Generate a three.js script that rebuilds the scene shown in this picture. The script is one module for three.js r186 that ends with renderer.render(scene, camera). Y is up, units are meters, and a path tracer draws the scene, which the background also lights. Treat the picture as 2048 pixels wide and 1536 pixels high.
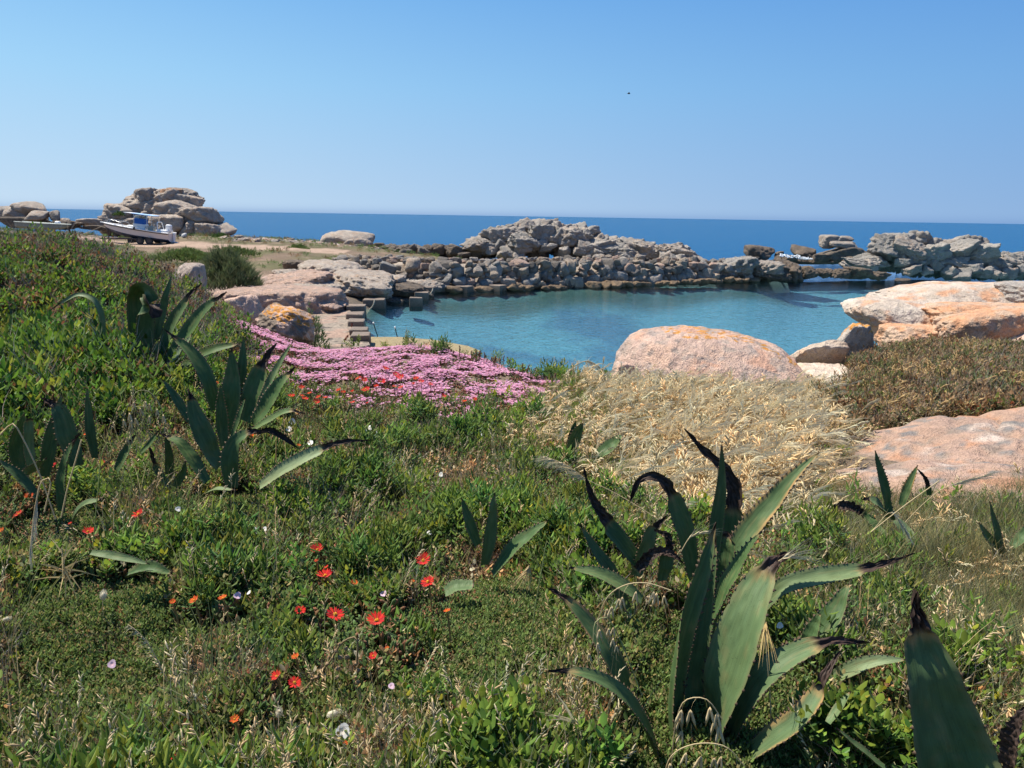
import * as THREE from 'three';
import { mergeVertices, mergeGeometries } from 'three/addons/utils/BufferGeometryUtils.js';
import { RoundedBoxGeometry } from 'three/addons/geometries/RoundedBoxGeometry.js';
import { createNoise3D } from 'simplex-noise';

// ---------------------------------------------------------------- camera, sky, sun
const scene = new THREE.Scene();
const EYE = 5, PITCH = 13.1 * Math.PI / 180, ROLL = 0.0156, FOC = 1444;
const camera = new THREE.PerspectiveCamera(2 * Math.atan(768 / FOC) * 180 / Math.PI, 4 / 3, 0.1, 40000);
camera.position.set(0, EYE, 0);
camera.rotation.order = 'YXZ';
camera.rotation.set(-PITCH, 0, ROLL);
camera.updateMatrixWorld(true);
const renderer = new THREE.WebGLRenderer({ antialias: true });
renderer.setSize(1024, 768);
renderer.toneMapping = THREE.LinearToneMapping;
renderer.toneMappingExposure = 1.62;
renderer.shadowMap.enabled = true;

const SUNDIR = new THREE.Vector3(-0.42, 0.88, -0.19).normalize();     // very high, ahead and to the left
{
  const W = 512, H = 256, data = new Float32Array(W * H * 4), knot = [0, 9, 17, 40, 90].map((d) => Math.sin(d * Math.PI / 180));
  const tone = [[0.425, 0.600, 0.825], [0.275, 0.546, 0.87], [0.152, 0.405, 0.82], [0.075, 0.265, 0.65], [0.05, 0.19, 0.50]];
  for (let j = 0; j < H; j++) for (let i = 0; i < W; i++) {
    const th = ((j + 0.5) / H - 0.5) * Math.PI, ph = ((i + 0.5) / W - 0.5) * 2 * Math.PI;
    const d = [Math.cos(th) * Math.cos(ph), Math.sin(th), Math.cos(th) * Math.sin(ph)], el = Math.max(0, d[1]), co = Math.sqrt(1 - el * el);
    const c = d[0] * SUNDIR.x + d[1] * SUNDIR.y + d[2] * SUNDIR.z, cc = el * SUNDIR.y - co * SUNDIR.z;
    let q = 0; while (q < 3 && knot[q + 1] < el) q++;
    const f = (el - knot[q]) / (knot[q + 1] - knot[q]), k = (j * W + i) * 4;
    for (let n = 0; n < 3; n++) data[k + n] = ((tone[q][n] * (1 - f) + tone[q + 1][n] * f) * Math.exp([1.4, 0.95, 0.42][n] * (c - cc)) + [0.8, 0.75, 0.6][n] * Math.exp((c - 1) * 28)) / 1.62;
    data[k + 3] = 1;
  }
  const t = new THREE.DataTexture(data, W, H, THREE.RGBAFormat, THREE.FloatType);
  t.mapping = THREE.EquirectangularReflectionMapping; t.magFilter = THREE.LinearFilter; t.minFilter = THREE.LinearFilter; t.wrapS = THREE.RepeatWrapping; t.needsUpdate = true;
  scene.background = t; scene.environment = t;
}
const sun = new THREE.DirectionalLight(new THREE.Color(1, 0.93, 0.82), 5.0);
sun.position.copy(SUNDIR).multiplyScalar(200);
sun.castShadow = true; sun.shadow.mapSize.set(4096, 4096); sun.shadow.radius = 1;
Object.assign(sun.shadow.camera, { left: -110, right: 110, top: 110, bottom: -110, near: 1, far: 500 });
sun.target.position.set(0, 0, -40); sun.position.add(sun.target.position);
scene.add(sun, sun.target);

// ---------------------------------------------------------------- helpers
function rng(seed) { let a = seed >>> 0; return () => { a = (a + 0x6d2b79f5) | 0; let t = Math.imul(a ^ (a >>> 15), 1 | a); t = (t + Math.imul(t ^ (t >>> 7), 61 | t)) ^ t; return ((t ^ (t >>> 14)) >>> 0) / 4294967296; }; }
const R = rng(77), n3 = createNoise3D(rng(5));
const fbm = (x, y, z, o = 4) => { let s = 0, a = 0.5, f = 1; for (let i = 0; i < o; i++) { s += a * n3(x * f, y * f, z * f); a *= 0.5; f *= 2.03; } return s; };
const V = (x, y, z) => new THREE.Vector3(x, y, z);
const lerp = (a, b, t) => a + (b - a) * t, clamp = (x, a = 0, b = 1) => Math.min(b, Math.max(a, x));
const smooth = (a, b, x) => { const t = clamp((x - a) / (b - a)); return t * t * (3 - 2 * t); };
const mix3 = (a, b, t) => [lerp(a[0], b[0], t), lerp(a[1], b[1], t), lerp(a[2], b[2], t)];
const pick = (a, r = R) => a[Math.floor(r() * a.length)];
// points of the place as surveyed from the camera: pixel of the 2048 x 1536 photograph and a distance ahead
const CM = camera.matrixWorld, VIEW = CM.clone().invert();
function ray(u, v) { return V((u - 1024) / FOC, (768 - v) / FOC, -1).transformDirection(CM); }
function D(u, v, s) { const d = ray(u, v); return V(0, EYE, 0).addScaledVector(d, s / -d.z); }
function plane(u, v, y) { const d = ray(u, v), t = (y - EYE) / d.y; return V(d.x * t, y, d.z * t); }      // the same at a known height
function proj(p) { const q = p.clone().applyMatrix4(VIEW); return [1024 - q.x / q.z * FOC, 768 + q.y / q.z * FOC, -q.z]; }
function px(p) { return -p.clone().applyMatrix4(VIEW).z / FOC; }      // metres per pixel there
const taken = {};
function numbered(n) { const k = taken[n] = (taken[n] ?? -1) + 1; return k ? n + '_' + String(k).padStart(3, '0') : n; }
function tag(o, label, category, group, kind) { o.userData.label = label; if (category) o.userData.category = category; if (group) o.userData.group = group; if (kind) o.userData.kind = kind; return o; }
function thing(name, label, category, pos, group) { const o = new THREE.Group(); o.name = numbered(name); o.position.copy(pos); scene.add(o); return tag(o, label, category, group); }
function part(name, geo, mat, parent) { const m = new THREE.Mesh(geo, mat); m.name = name; m.castShadow = m.receiveShadow = true; parent.add(m); return m; }
function structure(name, geo, mat, label) { const m = part(name, geo, mat, scene); m.userData.kind = 'structure'; if (label) m.userData.label = label; return m; }
function stuff(name, mesh, label) { mesh.name = numbered(name); mesh.castShadow = mesh.receiveShadow = true; scene.add(mesh); return tag(mesh, label, null, null, 'stuff'); }
function tex(w, h, fn, srgb = false) {                                 // fn(x, y) -> value or [r, g, b] in 0..1
  const d = new Uint8Array(w * h * 4);
  for (let y = 0; y < h; y++) for (let x = 0; x < w; x++) { const v = fn(x, y), k = (y * w + x) * 4; for (let c = 0; c < 3; c++) d[k + c] = clamp(Array.isArray(v) ? v[c] : v) * 255; d[k + 3] = 255; }
  const t = new THREE.DataTexture(d, w, h); t.wrapS = t.wrapT = THREE.RepeatWrapping; t.magFilter = THREE.LinearFilter; t.minFilter = THREE.LinearMipmapLinearFilter; t.generateMipmaps = true;
  if (srgb) t.colorSpace = THREE.SRGBColorSpace; t.needsUpdate = true; return t;
}
function tile(size, cells, seed) {                                     // tileable value noise, 0..1
  const r = rng(seed), g = new Float32Array(cells * cells); for (let i = 0; i < g.length; i++) g[i] = r();
  const at = (x, y) => g[((y % cells + cells) % cells) * cells + (x % cells + cells) % cells];
  return (px, py) => { const x = px / size * cells, y = py / size * cells, i = Math.floor(x), j = Math.floor(y); let a = x - i, b = y - j; a = a * a * (3 - 2 * a); b = b * b * (3 - 2 * b); return lerp(lerp(at(i, j), at(i + 1, j), a), lerp(at(i, j + 1), at(i + 1, j + 1), a), b); };
}
// ---------------------------------------------------------------- materials
const T = 512, nA = tile(T, 6, 1), nB = tile(T, 19, 2), nC = tile(T, 61, 3), nD = tile(T, 170, 4), nE = tile(T, 256, 9);
const graniteMap = tex(T, T, (x, y) => { const s = nE(x, y) > 0.86 ? -0.34 : nE(x + 90, y + 33) > 0.85 ? 0.16 : 0, v = 0.84 + 0.16 * (nA(x, y) - 0.5) + 0.22 * (nB(x, y) - 0.5) + 0.24 * (nC(x, y) - 0.5) + 0.25 * (nD(x, y) - 0.5) + s; return [v, v * (0.985 + 0.03 * nC(x + 50, y)), v * (0.97 + 0.05 * nB(x, y + 99))]; });
const graniteBump = tex(T, T, (x, y) => 0.5 + 0.5 * (nB(x, y) - 0.5) + 0.4 * (nC(x, y) - 0.5) + 0.35 * (nD(x, y) - 0.5) - (nC(x + 70, y + 20) > 0.86 ? 0.22 : 0));
const rockMat = (bump) => new THREE.MeshStandardMaterial({ vertexColors: true, map: graniteMap, bumpMap: graniteBump, bumpScale: bump, roughness: 0.92 });
const M = {
  rockNear: rockMat(0.022), rockMid: rockMat(0.03), rockFar: rockMat(0.10),
  soil: new THREE.MeshStandardMaterial({ vertexColors: true, map: graniteMap, bumpMap: graniteBump, bumpScale: 0.05, roughness: 0.97 }),
  concrete: new THREE.MeshStandardMaterial({ color: new THREE.Color(0.36, 0.31, 0.26), map: graniteMap, bumpMap: graniteBump, bumpScale: 0.02, roughness: 0.92 }),
  slipway: (() => { const s1 = tile(512, 5, 71), s2 = tile(512, 17, 72), s3 = tile(512, 90, 73), m = tex(512, 512, (x, y) => { const q = smooth(0.42, 0.62, 0.6 * s1(x, y) + 0.4 * s2(x, y)), g = 0.86 + 0.28 * (s3(x, y) - 0.5) - 0.3 * smooth(0.72, 0.85, s2(x + 200, y)); return mix3([0.66, 0.60, 0.53], [0.73, 0.61, 0.53], q).map((v) => v * g); }, true); m.repeat.set(0.16, 0.16); return new THREE.MeshStandardMaterial({ map: m, bumpMap: graniteBump, bumpScale: 0.03, roughness: 0.93 }); })(),
  concreteDark: new THREE.MeshStandardMaterial({ vertexColors: true, map: graniteMap, bumpMap: graniteBump, bumpScale: 0.03, roughness: 0.9 }),
};
const paint = (r, g, b, rough = 0.5, extra = {}) => new THREE.MeshPhysicalMaterial({ color: new THREE.Color(r, g, b), roughness: rough, ...extra });
const leafMat = (through = 0.32, coat = 0.3, cr = 0.35) => new THREE.MeshPhysicalMaterial({ vertexColors: true, roughness: 1, specularIntensity: 0.25, transmission: through, thickness: 0, clearcoat: coat, clearcoatRoughness: cr, side: THREE.DoubleSide });
M.leaf = leafMat(0.38, 0.10, 0.3); M.dry = leafMat(0.28, 0.0); M.petal = leafMat(0.35, 0.0); M.grass = leafMat(0.32, 0.08, 0.4);
const agaveMap = (() => { const s1 = tile(512, 40, 81), s2 = tile(512, 130, 82), s3 = tile(512, 12, 83), s4 = tile(512, 64, 84); return tex(512, 512, (x, y) => { const st = s1(x, y * 0.06) - 0.5, fi = s2(x, y * 0.09) - 0.5, bl = s3(x, y) - 0.5, sp = s4(x, y) > 0.90 ? -0.16 : s4(x + 99, y + 31) > 0.92 ? 0.10 : 0; const v = 0.82 + 0.13 * st + 0.12 * fi + 0.20 * bl + sp; return [v, v, v * (1 + 0.06 * bl)]; }); })();
M.agave = new THREE.MeshPhysicalMaterial({ vertexColors: true, map: agaveMap, bumpMap: agaveMap, bumpScale: 0.002, roughness: 0.55, specularIntensity: 0.32, side: THREE.DoubleSide });
M.twig = new THREE.MeshStandardMaterial({ vertexColors: true, roughness: 0.9, side: THREE.DoubleSide });
// ---------------------------------------------------------------- terrain
const seen = [                                                         // pixel and distance of bare ground in the photograph
  [1024, 1560, 1.85], [0, 1560, 1.85], [2048, 1560, 1.85], [1024, 1260, 2.8], [300, 1260, 2.75], [1024, 1010, 4.6], [700, 1000, 4.6], [1024, 870, 6.9], [1300, 790, 9.6], [1150, 768, 11],
  [600, 812, 9], [800, 810, 9.2], [1050, 790, 9.8], [850, 702, 14.3], [650, 706, 14], [530, 668, 14.6], [1000, 742, 12.5],
  [122, 1010, 4], [456, 960, 4.5], [297, 750, 7.1], [30, 750, 7.8], [0, 500, 14.5], [200, 525, 13.5], [300, 568, 13], [400, 645, 12], [480, 705, 11.5],
  [1750, 750, 11.5], [1900, 746, 11], [2048, 768, 9.5], [1700, 856, 8.2], [1850, 838, 8], [1660, 786, 10.5], [2048, 880, 7.2], [1600, 975, 5.6], [1800, 1010, 5], [2048, 1020, 4.8], [1800, 1210, 3.1], [2048, 1260, 2.8], [1500, 858, 7.3],
  [1400, 800, 11], [1640, 765, 11.7], [2048, 715, 14], [1800, 715, 13.6]];
const far = [
  [600, 562, 44], [700, 602, 37.5], [560, 602, 37], [450, 588, 37], [600, 520, 52], [430, 550, 45], [350, 520, 52], [250, 490, 62], [500, 490, 64], [640, 500, 62], [400, 470, 78], [160, 470, 70], [0, 470, 60], [620, 482, 78]];
const world = [
  [1.2, 14, 1.1], [1.5, 17, -0.5], [-5, 19, 0.9], [-1.5, 20, -0.4], [-6, 26, 0.05], [-3, 26, -0.7], [-9, 19, 2.6], [-7.5, 22, 1.2], [-14, 22, 3.0], [-6, 24, 0.3], [-10, 28, 0.8], [-8.5, 32, 0.25], [-14, 32, 1.4],
  [13, 20, 1.5], [9, 23, -0.4], [14, 26, -0.8], [6, 17, 0.3], [4.5, 20, -1], [18, 18, 2], [0, 30, -1.8], [8, 30, -2], [-3, 40, -1.3], [10, 45, -2], [20, 50, -2.2], [3, 24, -1.5], [-4, 34, -1.3], [20, 35, -2], [32, 60, -2], [32, 40, -1.8],
  [0, 48, -0.8], [10, 54, -0.8], [20, 59.3, -0.8], [0, 51.5, 0.3], [10, 57.5, 0.3], [-5.2, 42, -0.6], [-4.5, 45.5, -0.6], [-6.6, 38, -0.6], [-6.2, 34.5, -0.6], [-9, 45, 0.5], [-9.5, 40, 0.5], [-3, 55, 0.8], [5, 60, 0.5], [15, 68, 0], [26, 75, -2.4], [10, 86, -2.6], [-35, 97, 0.7], [-20, 92, 0.4], [-10, 85, 0], [-60, 92, 2], [-30, 112, -3], [-10, 102, -3], [-60, 122, -2], [-50, 60, 3],
  [-20, 30, 3], [-30, 20, 3.8], [0, -5, 3.5], [-10, 0, 4.3], [10, 0, 3.3], [10, -5, 3.4], [16, 8, 3.3], [60, 30, 0], [60, 90, -3], [40, 20, 2.5], [-80, 20, 5], [-80, 90, 3], [60, 0, 4], [-60, 0, 5]];
const ctl = [...[...seen, ...far].map(([u, v, s]) => { const p = D(u, v, s); return [p.x, s, p.y - (s < 6 ? 0.09 : 0)]; }), ...world];
const rbf = (() => {
  const n = ctl.length, N = n + 3, A = [], k = (r2) => r2 > 1e-9 ? 0.5 * r2 * Math.log(r2) : 0;
  const warp = (x, s) => { const r = Math.hypot(x, s) + 4, q = Math.log(r) / r * 10; return [x * q, s * q]; };   // even out near and far spacing
  const P = ctl.map(([x, s]) => warp(x, s));
  for (let i = 0; i < N; i++) A.push(new Float64Array(N + 1));
  for (let i = 0; i < n; i++) {
    for (let j = 0; j < n; j++) A[i][j] = k((P[i][0] - P[j][0]) ** 2 + (P[i][1] - P[j][1]) ** 2);
    A[i][i] += 0.3; A[i][n] = A[n][i] = 1; A[i][n + 1] = A[n + 1][i] = P[i][0]; A[i][n + 2] = A[n + 2][i] = P[i][1]; A[i][N] = ctl[i][2];
  }
  for (let c = 0; c < N; c++) {
    let p = c; for (let i = c + 1; i < N; i++) if (Math.abs(A[i][c]) > Math.abs(A[p][c])) p = i;
    [A[c], A[p]] = [A[p], A[c]];
    for (let i = 0; i < N; i++) if (i !== c) { const f = A[i][c] / A[c][c]; if (f) for (let j = c; j <= N; j++) A[i][j] -= f * A[c][j]; }
  }
  const w = A.map((row, i) => row[N] / row[i]);
  return (x, s) => { const [a, b] = warp(x, s); let h = w[n] + w[n + 1] * a + w[n + 2] * b; for (let i = 0; i < n; i++) h += w[i] * k((a - P[i][0]) ** 2 + (b - P[i][1]) ** 2); return h; };
})();
const bumps = (x, s) => (0.10 + 0.05 * smooth(8, 4, s)) * fbm(x * 0.9, s * 0.9, 3, 3) + 0.03 * n3(x * 4, s * 4, 8);
function ground(x, s) { return rbf(x, s) + bumps(x, s) * smooth(60, 10, s) + 0.12 * fbm(x * 0.35, s * 0.35, 30, 3) * smooth(12, 25, s); }
function lines(lo, hi, a, b, d, grow) { const o = []; let x = a, e = d; while (x > lo) { o.unshift(x); x -= e; e *= grow; } o.unshift(lo); x = a + d; while (x < b) { o.push(x); x += d; } e = d; while (x < hi) { o.push(x); x += e; e *= grow; } o.push(hi); return o; }
const GX = lines(-90, 70, -11, 11, 0.16, 1.035), GS = lines(-7, 125, -1, 17, 0.16, 1.02);
const gh = new Float32Array(GX.length * GS.length);
for (let j = 0; j < GS.length; j++) for (let i = 0; i < GX.length; i++) gh[j * GX.length + i] = ground(GX[i], GS[j]);
function find(a, x) { let lo = 0, hi = a.length - 1; while (hi - lo > 1) { const m = (lo + hi) >> 1; if (a[m] <= x) lo = m; else hi = m; } return lo; }
function hAt(x, s) { const i = find(GX, x), j = find(GS, s), a = clamp((x - GX[i]) / (GX[i + 1] - GX[i])), b = clamp((s - GS[j]) / (GS[j + 1] - GS[j])), w = GX.length, k = j * w + i; return lerp(lerp(gh[k], gh[k + 1], a), lerp(gh[k + w], gh[k + w + 1], a), b); }
function G(u, v) {                                                     // where that line of sight meets the ground
  const d = ray(u, v); let t = 1.2, e = 1.2;
  for (; t < 140; t += 0.03 + t * 0.004) { const y = EYE + d.y * t; if (y < hAt(d.x * t, -d.z * t)) { let a = e, b = t; for (let i = 0; i < 12; i++) { const m = (a + b) / 2; if (EYE + d.y * m < hAt(d.x * m, -d.z * m)) b = m; else a = m; } t = b; break; } e = t; }
  return V(d.x * t, EYE + d.y * t, d.z * t);
}
const inPoly = (p, x, y) => { let c = false; for (let i = 0, j = p.length - 1; i < p.length; j = i++) if ((p[i][1] > y) !== (p[j][1] > y) && x < (p[j][0] - p[i][0]) * (y - p[i][1]) / (p[j][1] - p[i][1]) + p[i][0]) c = !c; return c; };
const bedAt = (u, v) => { const d = ray(u, v), t = (EYE + 1.5) / -d.y; return [d.x * t, -d.z * t]; };
const WEED = [[bedAt(985, 697), 3.0, 2.2], [bedAt(1090, 703), 2.0, 1.6], [bedAt(1190, 655), 3.6, 4.5], [bedAt(1260, 690), 3, 3], [bedAt(860, 620), 2.5, 3], [bedAt(1060, 606), 7, 1.8]];
const isTrack = (x, s) => { const c = 62 + 2 * Math.sin(x * 0.11) + 1.5 * fbm(x * 0.2, s * 0.2, 44, 2); return Math.abs(s - c - 1) < 2.2 && x < -14; };
{
  const w = GX.length, pos = new Float32Array(w * GS.length * 3), col = new Float32Array(w * GS.length * 3), uv = new Float32Array(w * GS.length * 2), idx = [];
  for (let j = 0; j < GS.length; j++) for (let i = 0; i < w; i++) {
    const k = j * w + i, x = GX[i], s = GS[j], h = gh[k];
    pos.set([x, h, -s], k * 3); uv.set([x * 0.55, s * 0.55], k * 2);
    const a = 0.5 + 0.5 * fbm(x * 0.5, s * 0.5, 1, 4), b = 0.5 + 0.5 * fbm(x * 0.16, s * 0.16, 9, 3);
    let c;
    if (h < 0.05) {                                                    // sea bed: pale sand, dark weed in patches
      let bed = 0.16 * fbm(x * 0.25 + 3, s * 0.25, 12, 4) + 0.06 * n3(x * 1.7, s * 1.7, 2);
      for (const [p, rx, rs] of WEED) bed = Math.max(bed, 0.75 - Math.hypot((x - p[0]) / rx, (s - p[1]) / rs) * 0.6 + 0.35 * fbm(x * 0.4, s * 0.4, 12, 4) + 0.08 * n3(x * 1.7, s * 1.7, 2));
      const weed = smooth(0.05, 0.5, bed);
      c = mix3([0.24, 0.385, 0.37], [0.06, 0.12, 0.20], weed * 0.6);
      c = mix3(c, [0.20, 0.19, 0.09], smooth(-0.55, 0.0, h) * 0.75);
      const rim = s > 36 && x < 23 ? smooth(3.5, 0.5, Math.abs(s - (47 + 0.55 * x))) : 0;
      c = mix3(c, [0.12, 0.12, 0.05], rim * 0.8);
    } else if (s < 24) {
      c = mix3([0.155, 0.112, 0.074], [0.235, 0.175, 0.118], a);
      c = mix3(c, [0.19, 0.155, 0.085], smooth(0.45, 0.7, b) * 0.6);
      if (x > 3.4 && x < 6.2 && s > 10.6 && s < 14) c = [0.46, 0.38, 0.30];
    } else {
      c = mix3([0.20, 0.135, 0.085], [0.13, 0.12, 0.045], smooth(0.35, 0.65, b));
      c = mix3(c, [0.32, 0.22, 0.15], smooth(0.55, 0.75, a) * 0.7);
      if (s < 48 && h < 1.15) c = mix3(c, [0.36, 0.25, 0.19], 0.8);
      if (s > 34 && s < 60 && x > -12) c = mix3([0.15, 0.115, 0.08], c, smooth(0.45, 0.9, h));
      if (isTrack(x, s)) c = mix3([0.46, 0.32, 0.23], c, smooth(0.55, 0.75, a) * 0.6);
      if (s > 72) c = mix3(c, [0.34, 0.27, 0.21], 0.7);
    }
    col.set(c, k * 3);
    if (i + 1 < w && j + 1 < GS.length) idx.push(k, k + 1, k + w, k + 1, k + w + 1, k + w);
  }
  const g = new THREE.BufferGeometry();
  g.setAttribute('position', new THREE.BufferAttribute(pos, 3)); g.setAttribute('color', new THREE.BufferAttribute(col, 3)); g.setAttribute('uv', new THREE.BufferAttribute(uv, 2)); g.setIndex(idx); g.computeVertexNormals();
  structure('ground', g, M.soil, 'coastal ground of soil, rock and sea bed');
}
// ---------------------------------------------------------------- water
function waves(size, seed, rms, list) {
  const r = rng(seed), H = new Float32Array(size * size), comps = [];
  for (const [k0, k1, n, amp, ang, spread] of list) for (let i = 0; i < n; i++) { const k = lerp(k0, k1, r()), a = ang + (r() - 0.5) * spread; const kx = Math.round(k * Math.cos(a)), ky = Math.round(k * Math.sin(a)); if (kx || ky) comps.push([kx, ky, r() * 6.283, amp / n * (0.5 + r())]); }
  for (let y = 0; y < size; y++) for (let x = 0; x < size; x++) { let h = 0; for (const [kx, ky, p, a] of comps) { const s = Math.sin((kx * x + ky * y) / size * 6.28318 + p); h += a * (s + 0.35 * s * s); } H[y * size + x] = h; }
  const g = (x, y) => H[((y + size) % size) * size + (x + size) % size]; let q = 0;                    // slopes as a normal map with the given root mean square
  for (let y = 0; y < size; y += 3) for (let x = 0; x < size; x += 3) q += (g(x + 1, y) - g(x - 1, y)) ** 2 + (g(x, y + 1) - g(x, y - 1)) ** 2;
  const k = rms / Math.sqrt(q / Math.ceil(size / 3) ** 2);
  return tex(size, size, (x, y) => { const a = -(g(x + 1, y) - g(x - 1, y)) * k, c = -(g(x, y + 1) - g(x, y - 1)) * k, l = Math.hypot(a, c, 1); return [a / l * 0.5 + 0.5, c / l * 0.5 + 0.5, 0.5 / l + 0.5]; });
}
const LAG = [[-13, 12], [-13, 45], [-4, 49.5], [10, 57], [22.5, 63.5], [30, 69], [32, 90], [62, 90], [62, 10]];
{
  const calm = waves(1024, 31, 0.085, [[10, 40, 26, 0.7, 1.2, 2.8], [40, 110, 40, 1.0, 1.1, 3.2], [110, 230, 40, 0.6, 1.2, 4.5]]);   // tile of 24 m
  const rough = waves(1024, 47, 0.34, [[5, 16, 18, 0.8, 1.2, 1.8], [18, 60, 36, 1.0, 1.15, 2.2], [60, 160, 36, 0.6, 1.2, 3.2]]);     // tile of 60 m
  const uvm = (g, m) => { const p = g.attributes.position, uv = new Float32Array(p.count * 2); for (let i = 0; i < p.count; i++) uv.set([p.getX(i) / m, p.getZ(i) / m], i * 2); g.setAttribute('uv', new THREE.BufferAttribute(uv, 2)); return g; };
  const lag = new THREE.Shape(LAG.map(([x, s]) => new THREE.Vector2(x, s)));
  const lg = uvm(new THREE.ShapeGeometry(lag).rotateX(-Math.PI / 2), 24);
  const sheet = new THREE.MeshPhysicalMaterial({ color: new THREE.Color(0.53, 0.77, 0.88), roughness: 0.06, transmission: 1, thickness: 0, ior: 1.33, specularIntensity: 0.72, normalMap: calm, side: THREE.DoubleSide });
  structure('lagoon_water', lg, sheet, 'calm clear turquoise water of the rock pool inside the breakwater');
  const sea = new THREE.Shape([[-20000, -60], [20000, -60], [20000, 30000], [-20000, 30000]].map(([x, s]) => new THREE.Vector2(x, s)));
  sea.holes.push(new THREE.Path(LAG.map(([x, s]) => new THREE.Vector2(x, s)).reverse()));
  const sg = uvm(new THREE.ShapeGeometry(sea).rotateX(-Math.PI / 2), 60);
  const deep = new THREE.MeshPhysicalMaterial({ color: new THREE.Color(0.010, 0.080, 0.190), roughness: 0.15, ior: 1.33, specularIntensity: 0.0012, normalMap: rough });
  structure('sea', sg, deep, 'deep blue open sea with small waves');
}
// ---------------------------------------------------------------- rocks
const balls = {};
function ico(d) { if (!balls[d]) { const g = new THREE.IcosahedronGeometry(1, d); g.deleteAttribute('normal'); g.deleteAttribute('uv'); balls[d] = mergeVertices(g, 1e-5); } return balls[d].clone(); }
function rockGeo(o) {
  const { seed = 1, d = 4, planes = 13, k = 14, w = 1, h = 1, dep = 1, noise = 0.05, nf = 2.2, crack = 0, crackF = 1.3, flat = 0, bend = null, col = GREY, shape = null, uvs = 0.55 } = o;
  const r = rng(seed * 7919 + 13), S = [w, h, dep], ref = Math.cbrt(w * h * dep), [qx, qy, qz] = S.map((v) => v / ref);
  let g = ico(d);
  const pl = []; for (let i = 0; i < planes; i++) { const z = 2 * r() - 1, a = 6.283 * r(), q = Math.sqrt(1 - z * z); pl.push([q * Math.cos(a), z, q * Math.sin(a), lerp(0.66, 1.0, r())]); }
  if (flat) { pl.push([0, 1, 0, flat], [0, -1, 0, flat]); }
  for (const a of [[1, 0, 0], [-1, 0, 0], [0, 1, 0], [0, -1, 0], [0, 0, 1], [0, 0, -1]]) pl.push([...a, 1]);
  const p = g.attributes.position, n = p.count, ox = r() * 50, lo = [9, 9, 9], hi = [-9, -9, -9];
  for (let i = 0; i < n; i++) {
    const x = p.getX(i), y = p.getY(i), z = p.getZ(i); let sum = 0;
    for (const [a, b, c, dd] of pl) { const q = (a * x + b * y + c * z) / dd; if (q > 0) sum += q ** k; }
    let rad = sum ** (-1 / k);
    rad *= 1 + noise * 2 * fbm(x * nf * qx + ox, y * nf * qy, z * nf * qz, d > 10 ? 5 : 3);
    if (crack) { const q = Math.abs(n3(x * crackF * qx + ox, y * crackF * qy, z * crackF * qz)), q2 = Math.abs(n3(x * crackF * 2.2 * qx - ox, y * crackF * 2.2 * qy, z * crackF * 2.2 * qz)); rad *= 1 - crack * (Math.exp(-q * 22) + 0.5 * Math.exp(-q2 * 26)); }
    let X = x * rad, Y = y * rad, Z = z * rad;
    if (shape) [X, Y, Z] = shape(X, Y, Z);
    p.setXYZ(i, X, Y, Z);
    [X, Y, Z].forEach((q, c) => { lo[c] = Math.min(lo[c], q); hi[c] = Math.max(hi[c], q); });
  }
  const col3 = new Float32Array(n * 3);
  for (let i = 0; i < n; i++) { const q = [p.getX(i), p.getY(i), p.getZ(i)].map((v, c) => ((v - lo[c]) / (hi[c] - lo[c]) - 0.5)); p.setXYZ(i, q[0] * S[0], q[1] * S[1], q[2] * S[2]); }
  g.computeVertexNormals();
  const nn = g.attributes.normal;
  for (let i = 0; i < n; i++) col3.set(col(p.getX(i), p.getY(i), p.getZ(i), nn.getX(i), nn.getY(i), nn.getZ(i), p.getX(i) / w, p.getY(i) / h, p.getZ(i) / dep, ox), i * 3);
  g.setAttribute('color', new THREE.BufferAttribute(col3, 3));
  g = g.toNonIndexed();
  const q = g.attributes.position, uv = new Float32Array(q.count * 2), u0 = r() * 9;
  for (let i = 0; i < q.count; i += 3) {
    const a = V().fromBufferAttribute(q, i), b = V().fromBufferAttribute(q, i + 1), c = V().fromBufferAttribute(q, i + 2), f = b.clone().sub(a).cross(c.clone().sub(a)), m = [Math.abs(f.x), Math.abs(f.y), Math.abs(f.z)], ax = m.indexOf(Math.max(...m));
    [a, b, c].forEach((e, j) => uv.set(ax === 0 ? [e.z * uvs + u0, e.y * uvs] : ax === 1 ? [e.x * uvs + u0, e.z * uvs + 3.3] : [e.x * uvs + u0, e.y * uvs + 7.7], (i + j) * 2));
  }
  g.setAttribute('uv', new THREE.BufferAttribute(uv, 2));
  return g;
}
// rock colours: patches of mineral, stain and lichen by noise
const patches = (A, B, C, f = 1.1, sharp = 0.12) => (x, y, z, nx, ny, nz, a, b, c, o) => {
  const t = 0.5 + 0.6 * fbm(x * f + o, y * f, z * f, 4), u = 0.5 + 0.6 * fbm(x * f * 2.1, y * f * 2.1 + o, z * f * 2.1, 4);
  let q = mix3(A, B, smooth(0.5 - sharp, 0.5 + sharp, t)); return mix3(q, C, smooth(0.56, 0.56 + 2 * sharp, u) * 0.8);
};
const GREY = patches([0.46, 0.395, 0.33], [0.35, 0.31, 0.27], [0.47, 0.34, 0.25], 0.7);
const PALE = patches([0.58, 0.49, 0.40], [0.50, 0.41, 0.33], [0.56, 0.38, 0.26], 0.8);
const PINK = patches([0.63, 0.42, 0.31], [0.57, 0.395, 0.31], [0.40, 0.325, 0.27], 1.2);
const ORANGE = patches([0.56, 0.305, 0.17], [0.52, 0.36, 0.25], [0.56, 0.26, 0.125], 1.3);
const BROWN = patches([0.20, 0.15, 0.105], [0.14, 0.11, 0.085], [0.27, 0.20, 0.14], 0.6);
const SLATE = patches([0.40, 0.365, 0.325], [0.30, 0.28, 0.255], [0.48, 0.40, 0.32], 0.35);
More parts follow.
